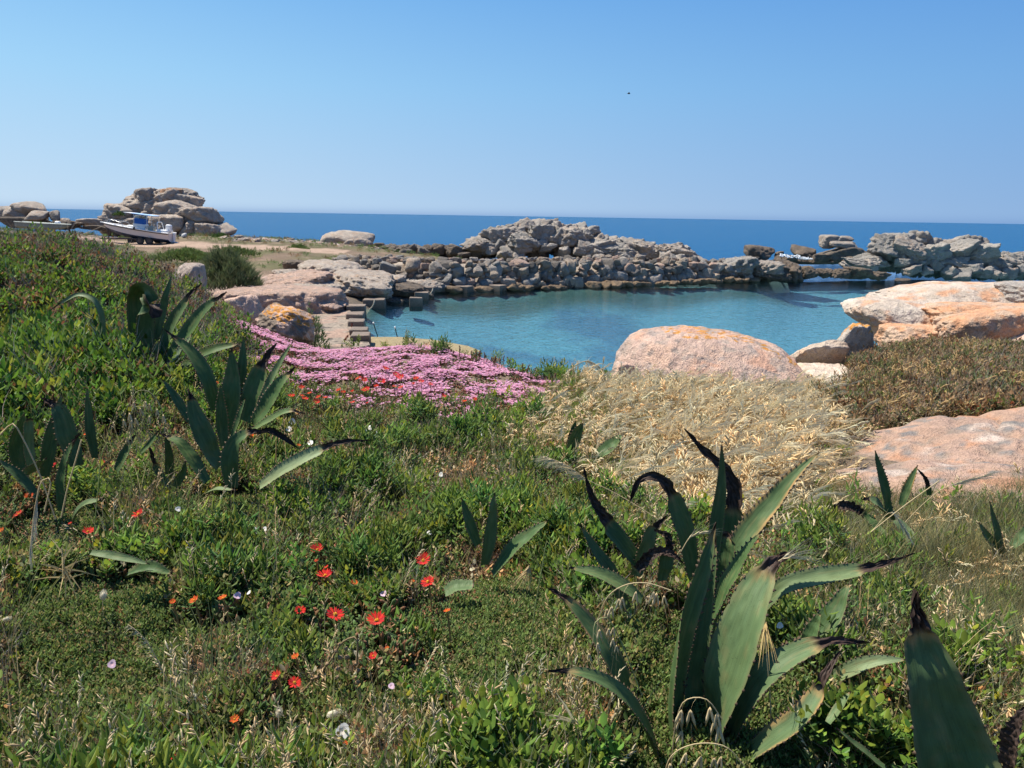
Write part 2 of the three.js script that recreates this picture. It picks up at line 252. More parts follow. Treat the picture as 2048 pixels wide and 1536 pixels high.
const wet = (base, y0) => (x, y, z, nx, ny, nz, a, b, c, o) => mix3([0.085, 0.07, 0.045], base(x, y, z, nx, ny, nz, a, b, c, o), smooth(y0 - 0.12, y0 + 0.12, b + 0.12 * fbm(x, z, o, 2)));
const tinted = (base, t) => (...q) => { const c = base(...q); return [c[0] * t[0], c[1] * t[1], c[2] * t[2]]; };
// lichen where `where(a, b, c)` is high: the orange crust on the crests
const lichen = (base, where, colr = [0.55, 0.20, 0.02]) => (x, y, z, nx, ny, nz, a, b, c, o) => { const q = base(x, y, z, nx, ny, nz, a, b, c, o), t = where(a, b, c, ny) + 0.55 * fbm(x * 5.5, y * 5.5, z * 5.5, 4); return mix3(q, mix3(colr, [0.62, 0.31, 0.06], 0.5 + 0.5 * n3(x * 9, y * 9, z * 9)), smooth(0.45, 0.55, t)); };
const blotch = (base, colr, th, f) => (x, y, z, nx, ny, nz, a, b, c, o) => mix3(base(x, y, z, nx, ny, nz, a, b, c, o), colr, smooth(th, th + 0.14, 0.5 + 0.62 * fbm(x * f, y * f + 4, z * f + o, 5)));
// a rock whose outline in the photograph is the box (u0, v0)-(u1, v1), s metres ahead
function rockAt(parent, [u0, v0, u1, v1, s], o = {}, name = 'boulder') {
  const c = D((u0 + u1) / 2, (v0 + v1) / 2, s), m = px(c), w = (u1 - u0) * m, h = (v1 - v0) * m, t = o.tilt ?? 0;
  const g = rockGeo({ dep: o.depth ?? Math.min(w, h * 2.5) * 0.8, ...o, w: o.fit ? o.fit[0] * w : w, h: o.fit ? o.fit[1] * h : h });
  const mesh = part(name, g, o.mat ?? (s > 30 ? M.rockFar : s > 9 ? M.rockMid : M.rockNear), parent);
  mesh.position.copy(c).sub(parent.position ?? V()); mesh.rotation.set(o.rx ?? 0, o.ry ?? 0, t);
  return mesh;
}
function outcrop(name, label, base, list, defaults = {}, category = 'rock outcrop', group) {
  const t = thing(name, label, category, base, group);
  list.forEach(([box, o], i) => rockAt(t, box, { seed: Math.round(box[0] + box[1] * 3 + i), ...defaults, ...o }));
  return t;
}
function single(name, label, box, o, category = 'boulder') {
  const c = D((box[0] + box[2]) / 2, box[3], box[4]), t = rockAt(scene, box, o, numbered(name)); tag(t, label, category); return t;
}
// crop pixels of enlargements -> photograph pixels
const Z = (ox, oy, k) => (a, b, c, d, s) => [ox + a / k, oy + b / k, ox + c / k, oy + d / k, s];
{
  const z = Z(0, 360, 3.938), A = { col: PALE, d: 9, k: 9, noise: 0.04, planes: 9 }, red = { col: ORANGE };
  outcrop('rock_tower', 'tall stack of rounded granite boulders behind the motorboat, against the sea', D(340, 472, 79), [
    [z(850, 210, 1560, 445, 80.5), { d: 26, noise: 0.10, depth: 8, planes: 14, crack: 0.12, crackF: 2.4 }], [z(1060, 100, 1530, 340, 80.8), { d: 24, depth: 6, noise: 0.09, crack: 0.12, crackF: 2.4 }],
    [z(815, 200, 1065, 330, 79), { depth: 4 }], [z(812, 270, 955, 360, 78), { col: GREY }], [z(940, 262, 1045, 335, 78), { depth: 2 }], [z(945, 305, 1080, 372, 77.5), { depth: 2 }],
    [z(1012, 130, 1115, 235, 80), {}], [z(1078, 78, 1235, 215, 80), { col: GREY, depth: 4 }], [z(1185, 74, 1310, 130, 81), {}], [z(1268, 78, 1420, 190, 79.5), red], [z(1190, 145, 1350, 200, 79), red], [z(1345, 70, 1530, 150, 81), { col: GREY, k: 12 }],
    [z(1425, 130, 1590, 217, 80), { tilt: -0.25 }], [z(1355, 118, 1500, 205, 79.5), { col: GREY, tilt: -0.2 }], [z(1072, 170, 1163, 262, 78.5), { k: 6 }], [z(1138, 190, 1205, 262, 78), { k: 6 }], [z(1183, 178, 1272, 275, 78.2), { k: 6 }], [z(1222, 170, 1360, 272, 78.6), red],
    [z(1300, 178, 1600, 310, 78.5), { depth: 5, k: 8, tilt: -0.12 }], [z(1500, 225, 1695, 350, 78), { depth: 5, k: 8 }], [z(1235, 278, 1470, 425, 77), { depth: 4, tilt: -0.1, k: 8 }], [z(1450, 325, 1610, 445, 77), { depth: 4 }], [z(1595, 345, 1735, 445, 77), { depth: 4 }],
    [z(1695, 335, 1830, 455, 78), { depth: 4, tilt: -0.5, fit: [1, 0.7] }], [z(1000, 235, 1095, 420, 79), { col: GREY }], [z(1040, 300, 1260, 430, 79), { col: BROWN }],
  ], { ...A, fit: [1.24, 1.22], noise: 0.06, crack: 0.05, crackF: 1.4, d: 12 });
  outcrop('left_shore_rocks', 'low pale granite rocks at the far left edge, above the bushes', D(60, 450, 76), [
    [z(-60, 205, 135, 340, 78), { col: GREY }], [z(30, 215, 225, 320, 76), {}], [z(140, 170, 375, 310, 77), { depth: 4, tilt: -0.1 }], [z(205, 240, 395, 320, 74), {}], [z(388, 240, 475, 330, 74), { col: GREY, tilt: 0.3 }], [z(470, 300, 545, 350, 74), {}], [z(0, 290, 380, 380, 75), { col: BROWN }], [z(370, 310, 640, 395, 74), { col: BROWN, d: 12, noise: 0.09 }],
  ], A);
  outcrop('flat_shore_rocks', 'flat pale rocks left of the boulder stack, at the sea edge', D(185, 455, 76), [[z(630, 300, 805, 380, 77), { tilt: 0.1 }], [z(775, 300, 835, 360, 78), {}], [z(640, 355, 830, 400, 75), { col: BROWN }]], A);
  const y = Z(440, 420, 3.938);
  outcrop('dome_rock', 'rounded pale granite dome on the shore, left of the breakwater', D(700, 497, 74), [
    [y(793, 170, 965, 300, 75), { k: 7 }], [y(895, 168, 1205, 310, 75.5), { k: 6, depth: 4, tilt: -0.08 }], [y(975, 230, 1075, 305, 73), { k: 7 }], [y(1058, 225, 1205, 305, 73), { k: 7, tilt: -0.15 }], [y(1200, 258, 1298, 310, 73), { col: BROWN }],
  ], A);
  const w = Z(1380, 420, 3.066), B = { d: 9, k: 11, noise: 0.06, col: BROWN, planes: 10 };
  outcrop('brown_sea_rock', 'brown square rock in the sea beyond the breakwater end', D(1520, 522, 86), [[w(333, 213, 517, 318, 86), { depth: 4 }], [w(515, 252, 572, 295, 86), {}], [w(516, 275, 650, 325, 84), {}], [w(300, 285, 420, 330, 84), {}]], B);
  outcrop('small_sea_rock', 'small rounded brown sea rock with white surf at its foot', D(1605, 517, 86), [[w(628, 213, 752, 305, 87), { depth: 3 }], [w(700, 260, 770, 315, 86), {}]], B);
  outcrop('stacked_sea_rock', 'square sea rock carrying two flat stacked slabs', D(1680, 527, 85), [
    [w(795, 222, 1070, 335, 86), { depth: 5, k: 22, planes: 3, col: patches([0.22, 0.18, 0.14], [0.17, 0.14, 0.11], [0.27, 0.22, 0.17], 0.5) }], [w(745, 268, 855, 330, 83.5), { k: 24, planes: 2 }], [w(788, 152, 930, 238, 86), { col: GREY, k: 9 }], [w(880, 158, 1012, 196, 85.5), { col: GREY }], [w(845, 184, 1020, 238, 85), { col: GREY, tilt: 0.03 }], [w(925, 283, 1015, 340, 82), { tilt: 0.3 }], [w(560, 300, 900, 335, 84), { k: 14 }],
  ], B);
  outcrop('low_reef', 'row of low brown rocks awash in the channel right of the breakwater', D(1680, 552, 64), [
    [w(683, 342, 790, 425, 63.5), { k: 16, tilt: 0.1 }], [w(775, 358, 885, 420, 63.5), {}], [w(865, 358, 975, 420, 63), {}], [w(955, 348, 1105, 430, 63), { depth: 3 }], [w(1075, 372, 1215, 432, 62.5), { tilt: -0.15 }], [w(1250, 418, 1360, 440, 61), { d: 5 }], [w(1480, 442, 1590, 462, 57), { d: 5 }],
  ], { ...B, noise: 0.12 });
  outcrop('jagged_outcrop', 'jagged dark natural rocks at the right end of the breakwater', D(1540, 557, 62), [
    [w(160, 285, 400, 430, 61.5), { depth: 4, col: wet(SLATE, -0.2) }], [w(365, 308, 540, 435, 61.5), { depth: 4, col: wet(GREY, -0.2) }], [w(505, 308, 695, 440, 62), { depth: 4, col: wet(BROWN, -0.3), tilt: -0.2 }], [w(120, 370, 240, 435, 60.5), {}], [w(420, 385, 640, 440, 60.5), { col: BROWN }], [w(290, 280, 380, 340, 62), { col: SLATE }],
  ], { ...B, noise: 0.13, nf: 2.6, d: 12 });
}
// a heap of angular blocks under a skyline
function heap(name, label, top, bottom, s, n, size, seed, col, big = 0, category = 'rock outcrop') {
  const r = rng(seed), at = (l, u) => { let i = 0; while (i < l.length - 2 && l[i + 1][0] < u) i++; return lerp(l[i][1], l[i + 1][1], clamp((u - l[i][0]) / (l[i + 1][0] - l[i][0]))); };
  const ua = top[0][0], ub = top[top.length - 1][0], t = thing(name, label, category, D((ua + ub) / 2, at(bottom, (ua + ub) / 2), s));
  for (let i = 0; i < n; i++) {
    const crest = i < n * 0.4, u = crest ? lerp(ua, ub, (i + 0.5) / (n * 0.4)) : lerp(ua, ub, r()), hi = at(top, u), lo = at(bottom, u), f = crest ? 0 : 0.15 + 0.85 * r();
    const k = lerp(0.7, 1.3, r()) * size * (crest ? 1.25 : 1), hh = Math.min(k * lerp(0.6, 1.1, r()), (lo - hi) * 0.9 + 4), v = crest ? hi + hh * 0.48 : Math.max(hi + hh * 0.6, lerp(hi, lo, f) - hh * 0.1);
    rockAt(t, [u - k * 0.62, v - hh / 2, u + k * 0.62, v + hh / 2, s + (crest ? 0.5 : lerp(0.5, -3.5, f)) + r() * 0.5], { seed: seed + i, d: 6, k: 46, planes: 7, noise: 0.09, nf: 2.4, tilt: (r() - 0.62) * 1.3, ry: r() * 3, depth: k * px(D(u, v, s)) * 1.2, col: pick(col, r) });
  }
  for (let i = 0; i < big; i++) {                                       // the large fractured masses
    const u = lerp(ua, ub, (i + 0.2 + 0.6 * r()) / big), hi = at(top, u), lo = at(bottom, u), k = size * lerp(1.8, 2.9, r()), hh = Math.min((lo - hi) * lerp(0.55, 0.8, r()), k * 0.75), v = lerp(hi + hh * 0.52, lo - hh * 0.35, r() * r());
    rockAt(t, [u - k * 0.6, v - hh / 2, u + k * 0.6, v + hh / 2, s - 0.5 - r() * 1.5], { seed: seed + 500 + i, d: 14, k: 44, planes: 9, noise: 0.11, nf: 2.6, crack: 0.10, crackF: 2.0, tilt: (r() - 0.55) * 0.8, ry: (r() - 0.5), depth: k * px(D(u, v, s)) * 0.9, col: pick(col, r) });
  }
  for (let i = 0; i < 9; i++) { const u = lerp(ua, ub, (i + 0.5) / 9), hi = at(top, u) + 7, lo = at(bottom, u) + 6, hw = (ub - ua) / 11; rockAt(t, [u - hw, hi, u + hw, lo, s + 2], { seed: seed + 900 + i, d: 22, k: 14, noise: 0.17, nf: 2.6, depth: 5, col: col[0], crack: 0.10, crackF: 2.4 }); }
  return t;
}
const DARKER = patches([0.24, 0.205, 0.17], [0.19, 0.165, 0.14], [0.32, 0.26, 0.20], 0.5);
heap('island_outcrop', 'broad grey heap of angular rocks rising behind the middle of the breakwater',
  [[948, 494], [960, 474], [985, 462], [1010, 453], [1060, 441], [1080, 446], [1100, 442], [1118, 451], [1150, 448], [1178, 456], [1205, 474], [1222, 484], [1258, 480], [1290, 482], [1316, 496], [1350, 488], [1382, 504], [1392, 514]], [[940, 512], [1390, 528]], 72, 130, 24, 400, [tinted(SLATE, [1.25, 1.22, 1.18]), tinted(SLATE, [1.2, 1.18, 1.15]), tinted(GREY, [1.15, 1.15, 1.15]), GREY, SLATE], 15);
heap('right_outcrop', 'large jagged grey outcrop in the sea at the right edge of the picture',
  [[1702, 528], [1740, 506], [1768, 497], [1776, 466], [1800, 468], [1822, 466], [1850, 466], [1863, 477], [1880, 485], [1910, 479], [1940, 473], [1962, 485], [1978, 508], [2000, 506], [2110, 508]], [[1700, 540], [1790, 545], [1880, 553], [2110, 558]], 70, 100, 25, 700, [tinted(SLATE, [1.2, 1.18, 1.15]), GREY, tinted(SLATE, [1.15, 1.15, 1.12]), SLATE], 12);
heap('weedy_shore_rocks', 'low dark weed covered rocks between the pale dome and the grey heap', [[772, 494], [800, 490], [850, 492], [900, 490], [950, 498]], [[770, 512], [950, 514]], 71, 30, 20, 1100, [BROWN, DARKER]);
heap('shingle_shore', 'strip of pale tumbled stones along the shore beside the dirt track', [[440, 474], [500, 476], [560, 478], [620, 482], [680, 490], [760, 497]], [[440, 486], [600, 500], [760, 510]], 70, 70, 15, 1300, [PALE, GREY, PINK]);

// ---------------------------------------------------------------- breakwater of stones
{
  const t = thing('breakwater', 'long breakwater wall of piled granite stones across the far side of the pool', 'breakwater', V(8, 0, -54)), r = rng(2024);
  const line = [[-13, 52.5], [-8.6, 50.0], [-4.6, 48.6], [3, 52.0], [12, 56.9], [20, 61.2], [24.5, 63.6]], len = []; let L = 0;
  for (let i = 1; i < line.length; i++) { len.push(Math.hypot(line[i][0] - line[i - 1][0], line[i][1] - line[i - 1][1])); L += len[i - 1]; }
  const on = (d) => { let i = 0; while (i < len.length - 1 && d > len[i]) d -= len[i++]; const f = d / len[i], a = line[i], b = line[i + 1]; return [lerp(a[0], b[0], f), lerp(a[1], b[1], f), (b[0] - a[0]) / len[i], (b[1] - a[1]) / len[i]]; };
  const TAN = patches([0.50, 0.40, 0.30], [0.40, 0.33, 0.26], [0.52, 0.35, 0.24], 0.7), cols = [TAN, GREY, SLATE, tinted(PINK, [0.85, 0.85, 0.85]), DARKER, TAN];
  const geos = []; for (let i = 0; i < 26; i++) geos.push(rockGeo({ seed: 3000 + i, d: 5, k: 26, planes: 8, noise: 0.03, nf: 2, w: 1, h: lerp(0.5, 0.95, r()), dep: lerp(0.7, 1.15, r()), col: cols[i % 6], flat: i % 3 ? 0 : 0.6 }));
  const small = [];
  const stone = (x, y, s, size, part_) => {
    const g = pick(geos, r), e = new THREE.Euler((r() - 0.5) * 1.0, r() * 6.28, (r() - 0.5) * 1.0), q = size * lerp(0.85, 1.15, r());
    if (part_) { const m = part('stone', g, M.rockFar, t); m.position.set(x - 8, y, -s + 54); m.rotation.copy(e); m.scale.setScalar(q); } else small.push(g.clone().applyMatrix4(new THREE.Matrix4().compose(V(x - 8, y, -s + 54), new THREE.Quaternion().setFromEuler(e), V(q, q, q))));
  };
  let count = 0;
  for (let row = 0; row < 7; row++) for (let d = r() * 0.5; d < L; ) {
    const size = lerp(0.50, 1.12, r() ** 1.6) * (row === 0 ? 1.1 : 1), [x, s, dx, ds] = on(d), f = d / L, crest = lerp(1.92, 1.25, smooth(0.55, 1, f)), base = Math.max(-0.05, lerp(1.15, 0.05, smooth(0.0, 0.24, f)));
    const y = base + 0.25 + row * 0.34 + (r() - 0.5) * 0.2;
    if (y < crest - 0.1) { stone(x - ds * (0.13 * row + (r() - 0.5) * 0.3), y, s + dx * (0.13 * row + (r() - 0.5) * 0.3), size, count < 225); count++; }
    d += size * 0.86;
  }
  for (let i = 0; i < 420; i++) {                                       // rubble on the crest
    const [x, s, dx, ds] = on(r() * L), b = 1.5 + r() * 4.2, f = i / 420, crest = lerp(1.85, 1.25, smooth(0.6, 1, clamp((x + 13) / 37.5)));
    stone(x - ds * b, crest - 0.12 + r() * 0.22 - smooth(2, 6, b) * 0.4, s + dx * b, lerp(0.28, 0.75, r() ** 1.6), i < 70);
  }
  const rub = part('rubble', mergeGeometries(small), M.rockFar, t); rub.userData.kind = 'stuff';
  const pos = [], idx = [], N = 40;                                     // the packed core behind the stones
  for (let i = 0; i <= N; i++) { const d = L * i / N, [x, s, dx, ds] = on(Math.min(d, L - 0.01)), f = i / N, c = lerp(1.85, 1.0, smooth(0.55, 1, f)); for (const [b, y] of [[0.25, -1.2], [1.35, c - 0.15], [6, c - 0.4], [8, -1.2]]) pos.push(x - ds * b - 8, y, -(s + dx * b) + 54); if (i < N) for (let q = 0; q < 3; q++) { const k = i * 4 + q; idx.push(k, k + 4, k + 1, k + 1, k + 4, k + 5); } }
  const g = new THREE.BufferGeometry(); g.setAttribute('position', new THREE.Float32BufferAttribute(pos, 3)); g.setIndex(idx); g.computeVertexNormals(); g.setAttribute('color', new THREE.Float32BufferAttribute(pos.map((_, i) => [0.2, 0.165, 0.13][i % 3]), 3)); g.setAttribute('uv', new THREE.Float32BufferAttribute(new Array(pos.length / 3 * 2).fill(0).map((_, i) => i * 0.37), 2));
  part('core', g, new THREE.MeshStandardMaterial({ color: new THREE.Color(0.42, 0.35, 0.28), map: graniteMap, roughness: 0.95, side: THREE.DoubleSide }), t);
  M.line = on; M.lineL = L;
}
// ---------------------------------------------------------------- shore slabs, slipway and concrete blocks
outcrop('granite_shelf', 'sloping cracked pink-grey granite shelf between the breakwater and the slipway', D(640, 600, 41), [
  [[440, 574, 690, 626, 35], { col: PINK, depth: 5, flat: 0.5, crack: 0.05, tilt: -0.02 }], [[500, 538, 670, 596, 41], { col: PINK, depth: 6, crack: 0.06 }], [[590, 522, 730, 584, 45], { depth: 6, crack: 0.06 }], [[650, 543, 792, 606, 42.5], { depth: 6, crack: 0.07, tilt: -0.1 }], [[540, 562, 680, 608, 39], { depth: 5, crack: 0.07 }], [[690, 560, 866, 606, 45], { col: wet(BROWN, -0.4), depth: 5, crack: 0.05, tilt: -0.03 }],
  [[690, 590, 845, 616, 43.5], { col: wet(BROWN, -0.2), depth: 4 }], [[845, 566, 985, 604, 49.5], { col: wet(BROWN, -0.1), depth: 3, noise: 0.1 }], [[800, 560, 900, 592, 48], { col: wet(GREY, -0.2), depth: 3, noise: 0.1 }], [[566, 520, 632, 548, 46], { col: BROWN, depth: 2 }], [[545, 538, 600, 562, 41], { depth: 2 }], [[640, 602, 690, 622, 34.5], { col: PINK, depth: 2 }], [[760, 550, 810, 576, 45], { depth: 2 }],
], { col: PALE, d: 24, k: 8, noise: 0.06, nf: 2.4, planes: 12, crackF: 2.4 });
single('lichen_rock', 'dark fronted rock capped with orange lichen beside the pink flowers', [516, 612, 632, 700, 19], { seed: 61, d: 26, k: 9, planes: 10, noise: 0.05, depth: 1.6, tilt: -0.28, shape: (x, y, z) => [x, y, z + 0.7 * y], col: lichen(blotch(PINK, [0.22, 0.17, 0.13], 0.42, 1.2), (a, b) => (b > 0.22 ? 0.52 : 0) - Math.abs(a) * 0.15) });
single('pale_rock', 'pale pink flat rock half hidden by dry stems above the lichen rock', [455, 588, 536, 665, 20.5], { seed: 17, d: 18, k: 10, depth: 1.5, col: PINK });
single('half_buried_rock', 'rounded pinkish grey rock rising behind the agave on the left bank', [340, 526, 412, 600, 22], { seed: 8, d: 18, k: 7, depth: 1.2, col: tinted(GREY, [1, 0.92, 0.9]) });
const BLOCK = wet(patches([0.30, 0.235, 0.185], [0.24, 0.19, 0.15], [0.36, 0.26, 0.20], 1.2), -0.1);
function blockGeo(w, h, d, seed) {
  const g0 = new RoundedBoxGeometry(w, h, d, 3, 0.05), p = g0.attributes.position, c = new Float32Array(p.count * 3);
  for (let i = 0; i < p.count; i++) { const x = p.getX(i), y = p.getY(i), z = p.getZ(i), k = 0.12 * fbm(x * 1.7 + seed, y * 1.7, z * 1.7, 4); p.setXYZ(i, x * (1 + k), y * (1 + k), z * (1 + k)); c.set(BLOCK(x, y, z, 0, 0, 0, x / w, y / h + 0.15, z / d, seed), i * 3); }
  g0.setAttribute('color', new THREE.BufferAttribute(c, 3)); g0.computeVertexNormals(); return g0;
}
{
  // slipway: a flat concrete apron at the water's edge
  const q = [[545, 606], [688, 608], [714, 640], [738, 690], [640, 712], [550, 672]].map(([u, v]) => { const p = plane(u, v, 0.4); return [p.x, -p.z]; });
  const sh = new THREE.Shape(q.map(([x, s]) => new THREE.Vector2(x, s))), g = new THREE.ExtrudeGeometry(sh, { depth: 1.2, bevelEnabled: true, bevelSize: 0.05, bevelThickness: 0.05, bevelSegments: 2 }).rotateX(-Math.PI / 2); g.translate(0, -0.83, 0);
  structure('slipway', g, M.slipway, 'flat worn concrete apron beside the pool');
  const l = [[650, 712], [738, 674], [800, 674], [870, 680], [935, 692], [960, 702], [900, 722], [700, 740]].map(([u, v]) => { const p = plane(u, v, 0.0); return [p.x, -p.z]; });
  const lg = new THREE.ExtrudeGeometry(new THREE.Shape(l.map(([x, s]) => new THREE.Vector2(x, s))), { depth: 0.9, bevelEnabled: true, bevelSize: 0.06, bevelThickness: 0.04 }).rotateX(-Math.PI / 2); lg.translate(0, -0.935, 0);
  const ledge = structure('ledge', lg, new THREE.MeshStandardMaterial({ color: new THREE.Color(0.36, 0.28, 0.14), map: graniteMap, bumpMap: graniteBump, bumpScale: 0.03, roughness: 0.8 }), 'submerged yellowish rock ledge at the near pool edge');
  // mooring blocks: [left, right, top v, bottom v, distance, label]
  const B = [
    [690, 728, 612, 640, 34.2, 'farthest of the five dark concrete blocks stepping along the slipway edge'], [690, 724, 629, 655, 31.2, 'second farthest dark concrete block along the slipway edge'], [693, 726, 643, 668, 29.2, 'middle dark concrete block of five along the slipway edge'], [697, 732, 660, 676, 27.3, 'second nearest low concrete block along the slipway edge'], [699, 736, 671, 684, 26, 'nearest low concrete block along the slipway edge'],
    [724, 768, 599, 622, 36.5, 'wide concrete block with a rope, just beyond the slipway corner'], [818, 844, 596, 616, 38, 'concrete block nearest the water in the group at the shelf edge'], [829, 856, 585, 606, 40.5, 'middle concrete block of the group of three at the shelf edge'], [838, 867, 575, 598, 43, 'farthest concrete block of the group of three, with a rope'],
    [912, 943, 573, 588, 46, 'leftmost low concrete block at the foot of the breakwater'], [976, 1010, 571, 584, 47.5, 'pale sided concrete block second from left at the breakwater foot'], [1032, 1072, 566, 581, 48.6, 'broad concrete block third from left at the breakwater foot'], [1106, 1134, 565, 579, 50, 'square concrete block below the dark leaning stone of the breakwater'], [1160, 1192, 563, 577, 51.6, 'concrete block at the foot of the breakwater middle'],
    [1205, 1250, 561, 573, 53, 'long low concrete block right of the breakwater middle'], [1280, 1314, 556, 570, 55.5, 'reddish topped concrete block at the breakwater foot'], [1318, 1362, 552, 566, 57, 'wide dark concrete block in the deepest breakwater shade'], [1399, 1436, 551, 565, 58.6, 'golden brown concrete block near the right end of the breakwater'], [1477, 1511, 552, 565, 60, 'rightmost golden brown concrete block by the breakwater head']];
  B.forEach(([u0, u1, v0, v1, s, label], i) => {
    const c = i < 5 ? plane((u0 + u1) / 2, v0, 0.62) : plane((u0 + u1) / 2, v0, i < 9 ? 0.48 : 0.40), m = px(c), w = (u1 - u0) * m, top = c.y, h = Math.max(0.45, (v1 - v0) * m * 1.15) + (i < 5 ? 0 : 0.1), d = i < 5 ? 0.9 : w * 0.8;
    const o = part(numbered('concrete_block'), blockGeo(w, h, d, i * 3.7), M.concreteDark, scene); o.position.set(c.x, top - h / 2 + 0.02, c.z - d / 2 + 0.1); o.rotation.y = i < 5 ? 0.12 : i < 9 ? 0.1 : -0.45 + (R() - 0.5) * 0.2;
    tag(o, label, 'concrete block', i < 5 ? 'blocks along the slipway' : i < 9 ? 'blocks at the shelf edge' : 'blocks at the breakwater foot');
  });
  // weedy footing between the blocks
  const foot = thing('rock_footing', 'low weedy rocks at the waterline between the breakwater blocks', 'footing rocks', V(0, 0, -50)), fr = rng(99);
  for (let i = 0; i < 80; i++) { const d = lerp(0.5, M.lineL - 1, (i + fr()) / 80), [x, s, dx, ds] = M.line(d), b = lerp(-1.0, 0.1, fr()); const m = part('rock', i < 10 ? rockGeo({ seed: 5000 + i, d: 4, k: 12, planes: 9, noise: 0.07, w: 1.1, h: 0.55, dep: 0.9, col: tinted(BROWN, [1.5, 1.35, 1.1]) }) : foot.children[i % 10].geometry, M.rockFar, foot); m.position.set(x - ds * b, 0.08 + fr() * 0.12, -(s + dx * b) + 50); m.rotation.set(0, fr() * 6, 0); m.scale.setScalar(lerp(0.6, 1.2, fr())); }
}
// ---------------------------------------------------------------- big rocks on the near right
single('pink_boulder', 'large smooth pink granite boulder with orange lichen on its crest, beside the dry grass', [1233, 667, 1614, 850, 11.9], { seed: 4, d: 56, k: 3.6, planes: 4, noise: 0.026, nf: 2.6, crack: 0.012, crackF: 1.6, depth: 2.6, uvs: 0.9,
  shape: (x, y, z) => { const f = y > 0 ? 1 - 0.20 * smooth(-0.2, 0.9, x) : 1; return [x + (x < 0 ? -0.06 * (1 - Math.abs(y)) : 0), y * f, z + y * -0.35]; },
  col: lichen(blotch(blotch(blotch(PINK, [0.42, 0.33, 0.28], 0.56, 1.6), [0.30, 0.235, 0.20], 0.68, 3.5), [0.58, 0.34, 0.235], 0.60, 0.9), (a, b, c) => (a > -0.23 && a < 0.46 ? 0.42 : 0) * smooth(0.07, 0.015, Math.abs(b - (0.47 - 0.10 * smooth(-0.1, 0.4, a) - 0.20 * smooth(0.2, 0.5, a)))) - 0.2 * smooth(0.0, 0.25, c)) });
single('small_pink_rock', 'small pink rock against the left foot of the large pink boulder', [1222, 722, 1270, 785, 11.6], { seed: 12, d: 12, k: 7, depth: 0.4, col: PINK });
single('squat_rock', 'squat beige rock with a shaded hollow front, right of the large pink boulder', [1575, 676, 1682, 775, 13.6], { seed: 23, d: 26, k: 8, planes: 8, noise: 0.05, depth: 0.8, shape: (x, y, z) => [x * (1 + 0.25 * y), y, z + 0.75 * y - 0.5 * Math.max(0, 0.2 - y) * (1 - x * x)], col: tinted(PALE, [0.92, 0.88, 0.84]) });
single('spire_rock', 'upright rock with orange lichen down its right slope', [1664, 643, 1750, 765, 13.9], { seed: 37, d: 26, k: 7, planes: 8, noise: 0.05, depth: 0.7, shape: (x, y, z) => [x * (1 - 0.42 * smooth(-0.3, 1, y)) - 0.22 * smooth(-0.4, 1, y), y, z + 0.4 * y], col: lichen(GREY, (a, b, c, ny) => (a > -0.32 && b > 0.02 ? 0.28 + 0.35 * ny : -0.3)) });
single('sand_rock', 'pale flat sunlit rock floor below the squat rock', [1596, 735, 1712, 800, 12.4], { seed: 41, d: 16, k: 6, flat: 0.4, depth: 1.6, col: tinted(PALE, [1.1, 1.08, 1.05]) });
outcrop('orange_boulders', 'pile of long rounded orange and white boulders at the right edge by the pool', D(1900, 712, 16), [
  [[1691, 598, 1900, 676, 16.6], { col: blotch(PALE, [0.56, 0.34, 0.22], 0.55, 1.2), depth: 1.8, k: 5, planes: 4, shape: (x, y, z) => [x, y * (y < 0 ? lerp(0.55, 1, smooth(-1, 0.1, x)) : lerp(1, 0.7, smooth(-0.2, 0.8, x))) - 0.1 * x, z + y * -0.4] }],
  [[1730, 567, 2130, 622, 17.6], { col: blotch(PALE, [0.56, 0.30, 0.17], 0.60, 0.9), depth: 2.2, k: 5, planes: 5, noise: 0.05, shape: (x, y, z) => [x, y * (0.3 + 0.7 * smooth(-1, 0.0, x)) - 0.25 * (1 - smooth(-1, 0, x)), z + y * -0.4] }], [[2000, 566, 2160, 622, 17], { col: GREY, depth: 1.6, k: 12 }], [[1846, 607, 2120, 664, 16.0], { col: ORANGE, depth: 1.4, k: 4.5, planes: 3 }], [[1867, 611, 2110, 682, 15.2], { col: ORANGE, depth: 1.2, k: 4, planes: 3, tilt: 0.1, fit: [1, 0.86] }],
  [[1760, 646, 1885, 712, 15.8], { col: tinted(ORANGE, [1.05, 1.05, 1.05]), depth: 1.8, k: 7 }], [[1870, 655, 2030, 722, 16], { col: GREY, depth: 1.5, k: 10 }], [[1962, 652, 2150, 760, 14.6], { col: PINK, depth: 1.8, k: 6, tilt: 0.35, fit: [1, 0.8] }], [[1850, 680, 1960, 735, 15], { col: ORANGE, depth: 1.2 }],
], { d: 30, noise: 0.045, nf: 2.2, planes: 6, crack: 0.03, crackF: 1.2 });
const slabLook = { d: 50, k: 5, planes: 6, noise: 0.03, nf: 2.5, depth: 3.2, crack: 0.06, crackF: 1.5, uvs: 0.9, mat: M.rockNear,
  shape: (x, y, z) => [x, y * (1 - 0.32 * smooth(0.1, -0.9, x)) - 0.10 * smooth(0.2, -0.9, x), z - 0.25 * y], col: lichen(blotch(blotch(blotch(tinted(PINK, [0.66, 0.63, 0.60]), [0.20, 0.18, 0.165], 0.62, 3.6), [0.44, 0.235, 0.14], 0.6, 2.2), [0.50, 0.40, 0.33], 0.68, 1.5), (a, b, c) => (a > 0.02 && a < 0.3 && b > 0.2 ? 0.14 : -0.15)) };
outcrop('slab_rock', 'broad low pink granite slab at the right edge in front of the shrubs', D(1900, 1010, 5.6), [[[1420, 880, 2600, 1330, 6.0], { ...slabLook, seed: 51, tilt: 0.07 }], [[1470, 935, 2420, 1260, 5.3], { ...slabLook, seed: 58, depth: 2.2, tilt: 0.03 }]], {}, 'granite slab');
